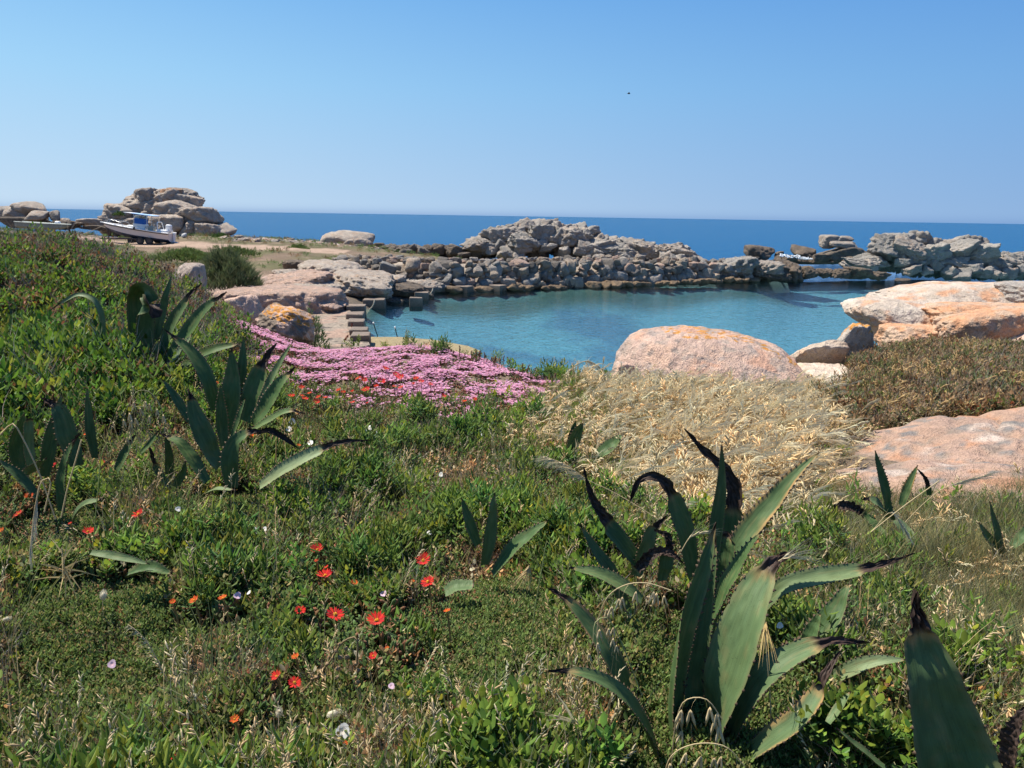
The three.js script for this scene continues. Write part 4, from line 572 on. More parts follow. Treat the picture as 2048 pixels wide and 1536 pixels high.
// leafy sprigs: several stems set with oval leaves
function sprig(seed, { stems = 5, n = 8, len = 0.022, wid = 0.013, h = 0.09, spread = 0.05, cols, tipCol }) {
  const r = rng(seed), L = new Leafy();
  for (let s = 0; s < stems; s++) {
    const a0 = r() * 6.283, lean = r() * 0.75, foot = V((r() - 0.5) * spread, -0.03, (r() - 0.5) * spread), d = V(Math.cos(a0) * lean, 1, Math.sin(a0) * lean).normalize(), hh = h * lerp(0.6, 1.15, r());
    L.blade([foot, foot.clone().addScaledVector(d, hh)], 0.0025, [0.12, 0.08, 0.04]);
    for (let i = 0; i < n; i++) {
      const t = (i + 0.6) / n, p = foot.clone().addScaledVector(d, hh * lerp(0.38, 1, t)), az = i * 2.4 + a0, el = lerp(0.15, 0.9, t) + (r() - 0.5) * 0.5, q = dirOf(az, el), sd = V(-Math.sin(az), (r() - 0.5) * 0.6, Math.cos(az)).normalize();
      let c = vary(pick(cols, r), r); if (tipCol && t > 0.72) c = vary(tipCol, r);
      L.oval(p, q, sd, len * lerp(0.7, 1.2, r()), wid * lerp(0.8, 1.15, r()), c, 0.25 * r());
    }
  }
  return L.geo();
}
function tuft(seed, { n = 14, h = 0.2, w = 0.004, lean = [0, 0], spread = 0.06, bend = 0.5, cols, tip, heads = 0, headCol, segs = 4, awn = 0.03, headN = 9, headLen = 0.07, spike = 0 }) {
  const r = rng(seed), L = new Leafy();
  for (let i = 0; i < n; i++) {
    const a = r() * 6.283, out = 0.15 + r() * 0.5, foot = V((r() - 0.5) * spread, -0.03, (r() - 0.5) * spread), hh = h * lerp(0.5, 1.15, r()), c = vary(pick(cols, r), r, 0.2), pts = [], bx = Math.cos(a) * out + lean[0], bz = Math.sin(a) * out + lean[1];
    for (let k = 0; k <= segs; k++) { const t = k / segs, q = t * t * bend; pts.push(foot.clone().add(V(bx * hh * (t * 0.35 + q), hh * t * (1 - 0.35 * q * Math.hypot(bx, bz)), bz * hh * (t * 0.35 + q)))); }
    L.blade(pts, w * lerp(0.7, 1.3, r()), c, tip ? vary(tip, r) : null);
    if (i < heads) {                                                     // a seed head at the blade's end
      const e = pts[segs], t = e.clone().sub(pts[segs - 1]).normalize();
      if (spike) for (let k = 0; k < headN; k++) { const p = e.clone().addScaledVector(t, -headLen * k / headN), az = r() * 6.28, d = t.clone().add(V(Math.cos(az) * 0.4, -0.2 - 0.4 * r(), Math.sin(az) * 0.4)).normalize(), cc = vary(headCol, r, 0.2); L.spindle(p, p.clone().addScaledVector(d, spike * lerp(0.7, 1.2, r())), spike * 0.09, cc, vary(headCol, r, 0.2), 4); }
      else for (let k = 0; k < headN; k++) { const p = e.clone().addScaledVector(t, -headLen * k / headN), az = r() * 6.28, d = t.clone().add(V(Math.cos(az) * 0.45, (r() - 0.6) * 0.5, Math.sin(az) * 0.45)).normalize(); const cc = vary(headCol, r, 0.15); L.blade([p, p.clone().addScaledVector(d, awn * 0.45), p.clone().addScaledVector(d, awn * lerp(0.8, 1.4, r())).add(V(0, -awn * 0.15, 0))], awn * 0.11, cc, cc); }
    }
  }
  return L.geo();
}
function fingers(seed, { n = 16, len = 0.045, r0 = 0.005, cols, tip }) {
  const r = rng(seed), L = new Leafy();
  for (let i = 0; i < n; i++) { const a = r() * 6.283, el = lerp(0.5, 1.4, r()), f = V((r() - 0.5) * 0.09, -0.015, (r() - 0.5) * 0.09), d = dirOf(a, el), l = len * lerp(0.6, 1.2, r()); L.spindle(f, f.clone().addScaledVector(d, l), r0 * lerp(0.8, 1.2, r()), vary(pick(cols, r), r, 0.2), r() < 0.35 ? tip : null, 5, 0.6); }
  return L.geo();
}
function twigs(seed, { n = 9, h = 0.3, w = 0.004, cols, wild = 0.5 }) {
  const r = rng(seed), L = new Leafy();
  const grow = (p, d, l, ww, depth) => { const pts = [p.clone()]; let q = p.clone(), e = d.clone(); for (let k = 0; k < 3; k++) { e.add(V((r() - 0.5) * wild, (r() - 0.35) * wild * 0.5, (r() - 0.5) * wild)).normalize(); q = q.clone().addScaledVector(e, l / 3); pts.push(q); } L.blade(pts, ww, vary(pick(cols, r), r)); if (depth) for (let k = 0; k < 3; k++) grow(pts[1 + Math.floor(r() * 3)], e.clone().add(V(r() - 0.5, r() * 0.3, r() - 0.5)).normalize(), l * 0.55, ww * 0.65, depth - 1); };
  for (let i = 0; i < n; i++) grow(V((r() - 0.5) * 0.12, -0.02, (r() - 0.5) * 0.12), dirOf(r() * 6.28, 0.7 + r() * 0.8), h * lerp(0.5, 1.1, r()), w, 1);
  return L.geo();
}
function daisy(seed, { n = 14, rad = 0.016, cols, mid, up = 0.25, w = 0.3 }) {
  const r = rng(seed), L = new Leafy();
  for (let i = 0; i < n; i++) { const a = i / n * 6.283 + r() * 0.2, q = rad * lerp(0.85, 1.1, r()), d = V(Math.cos(a), up + (r() - 0.5) * 0.2, Math.sin(a)), s = V(-Math.sin(a), 0, Math.cos(a)), c = vary(pick(cols, r), r, 0.12), k = rad * w; L.quad(d.clone().multiplyScalar(q * 0.12), d.clone().multiplyScalar(q * 0.7).addScaledVector(s, k * 0.5), d.clone().multiplyScalar(q), d.clone().multiplyScalar(q * 0.7).addScaledVector(s, -k * 0.5), c); }
  if (mid) L.spindle(V(0, 0, 0), V(0, rad * 0.28, 0), rad * 0.24, mid, mid, 6, 0.6);
  return L.geo();
}
// colours of living things
const GRN = [[0.078, 0.165, 0.018], [0.050, 0.112, 0.015], [0.135, 0.215, 0.022], [0.034, 0.076, 0.013]], YEL = [0.22, 0.25, 0.025], RED = [0.20, 0.060, 0.030], BRN = [0.17, 0.095, 0.045], STRAW = [[0.54, 0.39, 0.19], [0.44, 0.30, 0.13], [0.60, 0.46, 0.25], [0.32, 0.21, 0.09]], GREYTW = [[0.34, 0.27, 0.23], [0.24, 0.17, 0.14], [0.42, 0.36, 0.31]];
const HERB = [[0.105, 0.170, 0.030], [0.075, 0.130, 0.023], [0.170, 0.195, 0.046]], ICE = [[0.13, 0.20, 0.06], [0.17, 0.22, 0.075], [0.10, 0.16, 0.055]];
const several = (n, f) => Array.from({ length: n }, (_, i) => f(i));
const KIND = {
  stems: { mat: M.dry, label: 'thin reddish and straw coloured stems rising above the green cover', name: 'standing_stems', geos: several(4, (i) => tuft(1500 + i, { cols: i % 2 ? [[0.42, 0.30, 0.15], [0.30, 0.17, 0.09]] : [[0.55, 0.43, 0.24], [0.34, 0.30, 0.12]], h: 0.34, n: 6, w: 0.0045, spread: 0.2, bend: 0.4, heads: i % 2 ? 0 : 3, headN: 6, headLen: 0.07, spike: 0.03, headCol: [0.58, 0.46, 0.27], segs: 5 })) },
  narrow: { mat: M.leaf, label: 'narrow leaved darker green plants mixed through the ground cover', name: 'narrow_leaved_cover', geos: several(3, (i) => sprig(150 + i, { cols: [[0.055, 0.120, 0.020], [0.088, 0.160, 0.025], [0.040, 0.085, 0.018]], tipCol: i ? [0.12, 0.20, 0.03] : [0.20, 0.23, 0.035], h: 0.17, stems: 6, n: 10, len: 0.048, wid: 0.010, spread: 0.1 })) },
  leaf: { mat: M.leaf, label: 'small oval leaved green ground cover filling the foreground', name: 'leafy_ground_cover', geos: several(4, (i) => sprig(100 + i, { cols: GRN, tipCol: i === 3 ? YEL : [0.15, 0.23, 0.03], h: 0.15, stems: 6, n: 9, len: 0.031, wid: 0.017, spread: 0.1 })) },
  shrub: { mat: M.leaf, label: 'dense glossy green shrub cover on the left bank', name: 'shrub_cover', geos: several(4, (i) => sprig(200 + i, { cols: GRN, tipCol: i % 2 ? [0.105, 0.185, 0.020] : i ? [0.20, 0.23, 0.025] : [0.060, 0.125, 0.018], h: 0.26, stems: 7, n: 9, len: 0.050, wid: 0.025, spread: 0.2 })) },
  redshrub: { mat: M.leaf, label: 'reddish brown drying shrub leaves along the crest of the left bank', name: 'red_shrub_cover', geos: several(3, (i) => sprig(300 + i, { cols: [RED, BRN, [0.11, 0.07, 0.03], [0.08, 0.12, 0.03]], tipCol: i ? BRN : [0.14, 0.17, 0.04], h: 0.24, stems: 7, n: 8, len: 0.046, wid: 0.024, spread: 0.2 })) },
  herb: { mat: M.leaf, label: 'fine pale green herb carpet at the bottom of the slope', name: 'herb_carpet', geos: several(3, (i) => sprig(400 + i, { cols: HERB, tipCol: i === 2 ? [0.26, 0.22, 0.09] : [0.14, 0.20, 0.05], h: 0.12, stems: 9, n: 8, len: 0.022, wid: 0.011, spread: 0.13 })) },
  ggrass: { mat: M.grass, label: 'thin green grass growing through the ground cover', name: 'green_grass', geos: several(4, (i) => tuft(500 + i, { cols: [[0.08, 0.17, 0.025], [0.13, 0.21, 0.04], [0.19, 0.22, 0.06]], h: 0.24, n: 16, w: 0.0055, spread: 0.12, bend: 0.6, tip: [0.24, 0.24, 0.10] })) },
  dgrass: { mat: M.dry, label: 'dry straw coloured grass bent over by the wind', name: 'dry_grass', geos: several(4, (i) => tuft(600 + i, { cols: STRAW, h: 0.26, n: 15, w: 0.008, lean: [0.3, 0.25], spread: 0.3, bend: 0.7, heads: 2, headN: 8, headLen: 0.13, spike: 0.075, headCol: [0.66, 0.53, 0.31] })) },
  dhead: { mat: M.dry, label: 'pale feathery seed heads of the dry grass', name: 'feathery_grass', geos: several(4, (i) => tuft(700 + i, { cols: [[0.66, 0.55, 0.34]], h: 0.34, n: 4, w: 0.008, lean: [0.6, 0.35], spread: 0.3, bend: 1.1, heads: 3, headN: 18, headLen: 0.2, awn: 0.09, headCol: [0.76, 0.66, 0.44], segs: 6 })) },
  pink: { mat: M.petal, label: 'dense mat of small pink flowers on the slope above the pool', name: 'pink_flower_mat', geos: several(3, (i) => daisy(800 + i, { cols: [[0.66, 0.32, 0.46], [0.72, 0.42, 0.54], [0.54, 0.23, 0.37]], n: 8, rad: 0.02, up: 0.3, w: 0.75 })) },
  matgreen: { mat: M.leaf, label: 'low reddish green succulent leaves under the pink flowers', name: 'succulent_mat', geos: several(3, (i) => fingers(850 + i, { n: 14, len: 0.05, r0: 0.006, cols: [[0.20, 0.16, 0.07], [0.13, 0.17, 0.05], [0.27, 0.13, 0.08]], tip: [0.34, 0.13, 0.09] })) },
  ice: { mat: M.leaf, label: 'clumps of upright finger leaved ice plant around the orange flowers', name: 'ice_plant', geos: several(3, (i) => fingers(900 + i, { n: 15, len: 0.055, r0: 0.0055, cols: ICE, tip: [0.36, 0.15, 0.09] })) },
  twig: { mat: M.twig, label: 'grey bare twigs sticking out of the shrubs', name: 'bare_twigs', geos: several(3, (i) => twigs(1000 + i, { cols: GREYTW, h: 0.34 })) },
  dead: { mat: M.dry, label: 'curled brown dead leaves and stems among the green cover', name: 'dead_leaves', geos: several(3, (i) => sprig(1100 + i, { cols: [[0.34, 0.18, 0.08], [0.45, 0.25, 0.11], [0.24, 0.13, 0.06], [0.52, 0.39, 0.22]], h: 0.08, stems: 4, n: 6, len: 0.026, wid: 0.014, spread: 0.09 })) },
  heath: { mat: M.leaf, label: 'brownish green wind clipped heath on the right mound', name: 'heath_cover', geos: several(3, (i) => sprig(1200 + i, { cols: [[0.13, 0.115, 0.045], [0.19, 0.13, 0.065], [0.08, 0.095, 0.035]], tipCol: i ? [0.26, 0.17, 0.09] : [0.14, 0.15, 0.05], h: 0.22, stems: 8, n: 10, len: 0.042, wid: 0.018, spread: 0.24 })) },
  feather: { mat: M.grass, label: 'fine feathery grey green grass in front of the granite slab', name: 'feathery_green_grass', geos: several(3, (i) => tuft(1300 + i, { cols: [[0.09, 0.14, 0.045], [0.14, 0.17, 0.06], [0.27, 0.23, 0.11]], h: 0.26, n: 22, w: 0.0042, spread: 0.18, bend: 0.7, tip: [0.26, 0.24, 0.11] })) },
  farscrub: { mat: M.leaf, label: 'low green and brown scrub on the flat land beyond the bank', name: 'far_scrub', geos: several(3, (i) => sprig(1400 + i, { cols: i === 1 ? [[0.16, 0.12, 0.05], [0.22, 0.13, 0.07]] : [[0.10, 0.15, 0.04], [0.13, 0.17, 0.05]], h: 0.3, stems: 8, n: 6, len: 0.11, wid: 0.05, spread: 0.6 })) },
};
const placed = {}; for (const k in KIND) placed[k] = KIND[k].geos.map(() => ({ m: [], c: [] }));
const UP = V(0, 1, 0), _q = new THREE.Quaternion(), _m = new THREE.Matrix4();
function put(kind, x, s, scale, r, { lift = 0, tint = 0.22, tone = null, upright = false } = {}) {
  const k = Math.floor(r() * KIND[kind].geos.length), list = placed[kind][k], wind = kind === 'dgrass' || kind === 'dhead';
  _q.setFromAxisAngle(UP, wind ? (r() - 0.5) * 2.6 : r() * 6.283); if (!upright) _q.premultiply(new THREE.Quaternion().setFromEuler(new THREE.Euler((r() - 0.5) * 0.5, 0, (r() - 0.5) * 0.5)));
  _m.compose(V(x, hAt(x, s) + lift, -s), _q, V(scale, scale * lerp(0.85, 1.2, r()), scale)); list.m.push(..._m.elements);
  const f = 1 + (r() - 0.5) * 2 * tint, w = (r() - 0.5) * tint; list.c.push(...(tone ?? [f * (1 + w), f, f * (1 - w)]));
}
// where each kind grows, read off the photograph
const POLY = {
  pink: [[440, 640], [500, 640], [560, 648], [625, 690], [760, 685], [880, 700], [1000, 730], [1125, 765], [1100, 800], [1040, 830], [900, 828], [760, 790], [650, 800], [580, 785], [500, 730]],
  dry: [[1150, 770], [1240, 765], [1450, 790], [1600, 795], [1660, 790], [1700, 835], [1640, 890], [1580, 945], [1550, 1010], [1480, 1020], [1380, 970], [1290, 930], [1220, 860]],
  dryEdge: [[1000, 800], [1240, 760], [1640, 770], [1720, 850], [1650, 900], [1600, 950], [1620, 1070], [1560, 1130], [1330, 1080], [1200, 1010], [1060, 900]],
  bank: [[-200, 420], [120, 460], [330, 540], [470, 680], [500, 720], [400, 760], [260, 800], [150, 850], [0, 900], [-300, 960]],
  bankRed: [[-200, 420], [140, 455], [330, 530], [470, 650], [430, 680], [300, 640], [180, 560], [60, 560], [20, 500], [-200, 520]],
  mound: [[1670, 800], [1700, 750], [1770, 690], [1900, 690], [2300, 720], [2300, 860], [2060, 850], [1850, 850], [1700, 872]],
  feather: [[1640, 1010], [1800, 990], [2300, 960], [2300, 1480], [1960, 1480], [1880, 1300], [1700, 1180], [1600, 1100]],
  herb: [[1000, 1300], [1150, 1240], [1320, 1300], [1700, 1330], [2100, 1480], [2100, 1600], [0, 1600], [-200, 1480], [380, 1450], [800, 1400]],
  iceA: [[520, 1120], [720, 1090], [900, 1140], [900, 1260], [760, 1380], [640, 1420], [430, 1380], [420, 1240]], iceB: [[-200, 960], [120, 990], [210, 1060], [200, 1180], [60, 1190], [-200, 1160]], iceC: [[540, 790], [640, 800], [760, 780], [900, 810], [1060, 825], [1040, 870], [860, 880], [580, 880]], iceD: [[220, 720], [440, 730], [520, 790], [420, 800], [260, 770]],
};
const CLEAR = [];                                                        // spots where a flower or a plant's foot keeps the cover low
function nearClear(x, s) { for (const [a, b, rad] of CLEAR) { const dx = x - a, ds = s - b; if (dx * dx < rad * rad * 4 && ds > -rad * 3 && ds < rad) { const l = Math.hypot(a, b), k = -(dx * a + ds * b) / l, q = clamp(k, 0, rad * 2), ex = dx + a / l * q, es = ds + b / l * q; if (ex * ex + es * es < rad * rad) return true; } } return false; }
for (const [x, y] of NEARFL) CLEAR.push((([u, v]) => { const p = A(u, v + 3, 0.19); return [p.x, -p.z, 0.075]; })(c8(x, y)));
for (const [x, y] of MIDFL) CLEAR.push((([u, v]) => { const p = A(u, v + 3, 0.19); return [p.x, -p.z, 0.09]; })(c6(x, y)));
for (const [x, y] of STRIPFL) CLEAR.push((([u, v]) => { const p = A(u, v + 3, 0.32); return [p.x, -p.z, 0.2]; })([440 + x / 3.938, 420 + y / 3.938]));
for (const [u, v] of WHITEFL) { const p = A(u, v, 0.17); CLEAR.push([p.x, -p.z, 0.05]); }
for (const o of scene.children) if (o.userData.category === 'agave plant') CLEAR.push([o.position.x, -o.position.z - 0.05, -o.position.z < 3.5 ? 0.34 : 0.25]);
{
  const r = rng(4242), N = 62000, S0 = 1.05, S1 = 17;
  for (let i = 0; i < N; i++) {
    const s = S0 * Math.pow(S1 / S0, r()), x = (r() * 2 - 1) * (0.80 * s + 0.5); if (s < 1.5 && Math.abs(x) < 0.5 && r() < 0.5) continue;
    const h = hAt(x, s); if (h < 0.35 || (s > 13.5 && h < 1.9 && x < 2)) continue;
    const [u0, v0] = proj(V(x, h, -s)), j = clamp(300 / s, 16, 80), u = u0 + j * (2.0 * fbm(x * 1.3, s * 1.3, 71, 3) + 1.6 * (r() - 0.5)), v = v0 + j * (1.2 * fbm(x * 1.3, s * 1.3, 91, 3) + 1.2 * (r() - 0.5));
    const cl = fbm(x * 1.1, s * 1.1, 17, 3), cl2 = fbm(x * 2.6, s * 2.6, 27, 2), dd = clamp(s / 3.2, 0.8, 2.6), q = r();
    if (inPoly([[1720, 895], [1850, 865], [2400, 850], [2400, 955], [1990, 990], [1750, 1000], [1630, 1005], [1585, 990], [1600, 955], [1650, 915]], u0, v0) && (u0 > 1690 || r() < 0.6)) continue;   // bare granite
    if (u0 > 1580 && u0 < 1700 && v0 > 735 && v0 < 782) continue;
    if (inPoly(POLY.pink, u, v)) { if (q < 0.6) { put('matgreen', x, s, 1.5 * lerp(0.8, 1.3, r()), r); } for (let k = 0; k < 15; k++) { const a = x + (r() - 0.5) * 0.34, b = s + (r() - 0.5) * 0.55; if (0.5 + 0.7 * fbm(a * 1.3, b * 1.3, 55, 3) > 0.31 + 0.38 * r()) put('pink', a, b, lerp(0.8, 1.35, r()), r, { lift: 0.055 + r() * 0.03, tint: 0.15 }); } continue; }
    if (inPoly(POLY.bank, u, v)) {
      if (u0 > 415 && r() < 0.6) { put('twig', x, s, lerp(0.5, 0.9, r()), r); continue; }
      const red = inPoly(POLY.bankRed, u, v) ? 0.8 : 0.16 + 0.45 * smooth(0.0, 0.3, cl2) + 0.3 * smooth(720, 560, v);
      put(r() < red ? 'redshrub' : 'shrub', x, s, lerp(0.8, 1.5, r()) * (1 + 0.4 * cl), r, { lift: -0.06 + 0.16 * Math.max(0, cl + 0.3) + 0.08 * cl2 + 0.06 * r(), tint: 0.4 }); if (r() < 0.5) put(r() < red ? 'redshrub' : 'shrub', x + 0.1, s + 0.1, 1.1, r, { tint: 0.3 });
      if (r() < (u > 330 ? 0.4 : inPoly(POLY.bankRed, u, v) ? 0.22 : 0.07)) put('twig', x, s, lerp(0.7, 1.4, r()), r, { lift: 0.08 }); continue;
    }
    if (inPoly(POLY.mound, u, v)) { const bare = cl + cl2 * 0.5; put(bare > 0.18 ? 'dgrass' : r() < 0.75 ? 'heath' : 'redshrub', x, s, lerp(0.8, 1.4, r()) * (bare > 0.18 ? 0.8 : 1), r, { lift: 0.02 + 0.12 * Math.max(0, cl + 0.2), tint: 0.3, tone: bare > 0.18 ? [0.75, 0.65, 0.5] : null }); if (q < 0.5) put('heath', x + r() * 0.2, s, 1, r, { tint: 0.3 }); if (q > 0.80) put('twig', x, s, 0.8, r, { lift: 0.06 }); if (q > 0.5 && q < 0.6) put('ggrass', x, s, 1.1, r); continue; }
    if (inPoly(POLY.dry, u, v)) { const g = cl2 + 0.5 * (r() - 0.5) + 0.35 * smooth(1400, 1180, u); put(g > 0.3 ? 'ggrass' : q > 0.9 ? 'dead' : 'dgrass', x, s, lerp(0.6, 1.2, r()), r, { tint: 0.3 }); if (q < 0.3) put('dgrass', x + 0.1, s + 0.06, lerp(0.5, 1.0, r()), r, { tint: 0.3 }); if (q > 0.66) put('dhead', x, s, lerp(0.7, 1.1, r()), r, { tint: 0.12 }); if (cl2 > 0.2 && q < 0.3) put('ggrass', x, s, 0.9, r); continue; }
    if (inPoly(POLY.dryEdge, u, v)) { put(q < 0.30 ? 'dgrass' : q < 0.72 ? 'ggrass' : 'leaf', x, s, lerp(0.7, 1.1, r()), r); if (r() < 0.12) put('dhead', x, s, lerp(0.6, 0.95, r()), r); if (r() < 0.5) put('leaf', x + 0.05, s, 1, r); continue; }
    if (inPoly(POLY.feather, u, v)) { const g = fbm(x * 1.4, s * 1.4, 41, 3) + 0.25 * (r() - 0.5); if (g < -0.32 && r() < 0.4) { if (r() < 0.5) put('dead', x, s, 1, r); continue; } if (r() < 0.5) put('feather', x + 0.03, s + 0.03, lerp(0.5, 1.1, r()), r, { tint: 0.4 }); put(g > 0.26 ? 'dgrass' : q < 0.7 ? 'feather' : q < 0.85 ? 'herb' : 'narrow', x, s, g > 0.12 ? lerp(0.3, 0.7, r()) : lerp(0.5, 1.2, r()) * (1 + 0.5 * cl), r, { tint: 0.35, lift: 0.1 * Math.max(0, cl) }); if (r() < 0.10) put('twig', x, s, 0.45, r); continue; }
    const ice = inPoly(POLY.iceA, u, v) || inPoly(POLY.iceB, u, v) || inPoly(POLY.iceC, u, v) || inPoly(POLY.iceD, u, v), p1 = fbm(x * 1.5 + 9, s * 1.5, 61, 3), p2 = fbm(x * 0.9, s * 0.9 + 5, 67, 3), free = nearClear(x, s), pt0 = fbm(x * 2.1 + 4, s * 2.1, 83, 3);
    if (free) { put(ice ? 'ice' : q < 0.6 ? 'herb' : 'dead', x, s, 0.8, r, { lift: ice ? 0.02 : -0.01 }); continue; }
    if (ice && cl2 > -0.16 && q < 0.8) { put('ice', x, s, lerp(0.9, 1.6, r()), r, { lift: 0.05 + 0.06 * r() }); if (q < 0.1) put('dead', x, s, 1, r, { lift: 0.07 }); continue; }
    if (inPoly(POLY.herb, u, v) && p1 > -0.18 + (r() - 0.5) * 0.2) { put('herb', x, s, lerp(0.9, 1.5, r()) * dd, r, { lift: 0.03 * r() + 0.08 * Math.max(0, p1), tint: 0.25, tone: q > 0.75 ? [1.3, 1.05, 0.9] : null }); if (q < 0.10) put('ggrass', x, s, lerp(0.3, 0.8, r()), r); if (q > 0.95) put('stems', x, s, lerp(0.3, 0.6, r()), r); if (q > 0.42 && q < 0.66) put('dead', x, s, 0.9, r, { lift: 0.05 }); if (r() < 0.04) put('stems', x, s, 0.7, r); if (v > 1360 && r() < 0.10 + 0.3 * smooth(0, 0.3, pt0)) put(r() < 0.65 ? 'dead' : 'stems', x, s, r() < 0.5 ? 0.9 : 0.5, r, { lift: 0.06, tint: 0.35 }); continue; }
    if (u0 > 1540 && v0 < 1010) { put(q < 0.45 ? 'dgrass' : q < 0.75 ? 'feather' : 'ggrass', x, s, lerp(0.4, 0.8, r()), r); continue; }
    const pt = fbm(x * 2.1 + 4, s * 2.1, 83, 3) + 0.12 * (r() - 0.5);
    if (r() < 0.06) put('stems', x, s, lerp(0.6, 1.2, r()), r, { lift: 0.04 }); else if (r() < 0.05) put('ggrass', x, s, lerp(0.9, 1.6, r()), r);
    if (cl < -0.03 && r() < 0.76 + cl2) { if (r() < 0.4) put(q < 0.6 ? 'dead' : 'twig', x, s, q < 0.6 ? 1 : 0.45, r); continue; }        // thin, dark hollows
    if (pt > 0.16) { put(q < 0.5 ? 'dead' : q < 0.64 ? 'twig' : q < 0.8 ? 'redshrub' : 'herb', x, s, q < 0.5 ? 1.3 : q < 0.64 ? 0.45 : q < 0.8 ? 0.45 : 1.3, r, { lift: 0.04 + 0.07 * r(), tint: 0.4 }); continue; }
    if (pt > 0.06 && q < 0.45) { put(q < 0.2 ? 'ggrass' : 'dead', x, s, lerp(0.7, 1.1, r()), r, { lift: 0.06, tint: 0.4 }); continue; }
    put(p2 + 0.25 * (r() - 0.5) > 0.1 ? 'narrow' : 'leaf', x, s, lerp(0.7, 1.45, r()) * lerp(1, 1.3, smooth(3, 8, s)), r, { lift: -0.05 + 0.11 * r() * r() + 0.05 * cl2 + 0.30 * Math.max(-0.1, cl), tint: 0.42 });
    if (q < 0.12) put('dead', x, s, lerp(0.8, 1.3, r()), r, { lift: 0.09 }); else if (q < 0.16) put('ggrass', x, s, lerp(0.5, 1.1, r()), r, { lift: 0.03 }); else if (q < 0.19) put('twig', x, s, 0.5, r, { lift: 0.09 }); else if (q > 0.92) put('herb', x, s, 1.4, r, { lift: 0.08 });
    if (v < 1010 && v > 800 && u > 640 && q > 0.4 && q < 0.58) put(q < 0.48 ? 'twig' : 'ggrass', x, s, 0.6, r, { lift: 0.08 });
  }
  for (let i = 0; i < 5200; i++) {                                        // scrub on the flat land beyond
    const s = lerp(22, 82, Math.sqrt(r())), x = lerp(-0.8 * s, 2, r()), h = hAt(x, s), g = fbm(x * 0.16, s * 0.16, 9, 3), e = fbm(x * 0.5, s * 0.5, 1, 4);
    if (h < 1.15 || isTrack(x, s) || e > 0.12 || r() > 0.35 + g) continue; if (s < 48 && x > -9) continue;
    put('farscrub', x, s, lerp(0.5, 1.1, r()), r, { tint: 0.3 });
  }
  for (const k in KIND) KIND[k].geos.forEach((g, i) => { const l = placed[k][i], n = l.m.length / 16; if (!n) return; const im = new THREE.InstancedMesh(g, KIND[k].mat, n); im.instanceMatrix = new THREE.InstancedBufferAttribute(new Float32Array(l.m), 16); im.instanceColor = new THREE.InstancedBufferAttribute(new Float32Array(l.c), 3); stuff(KIND[k].name, im, KIND[k].label); });
}
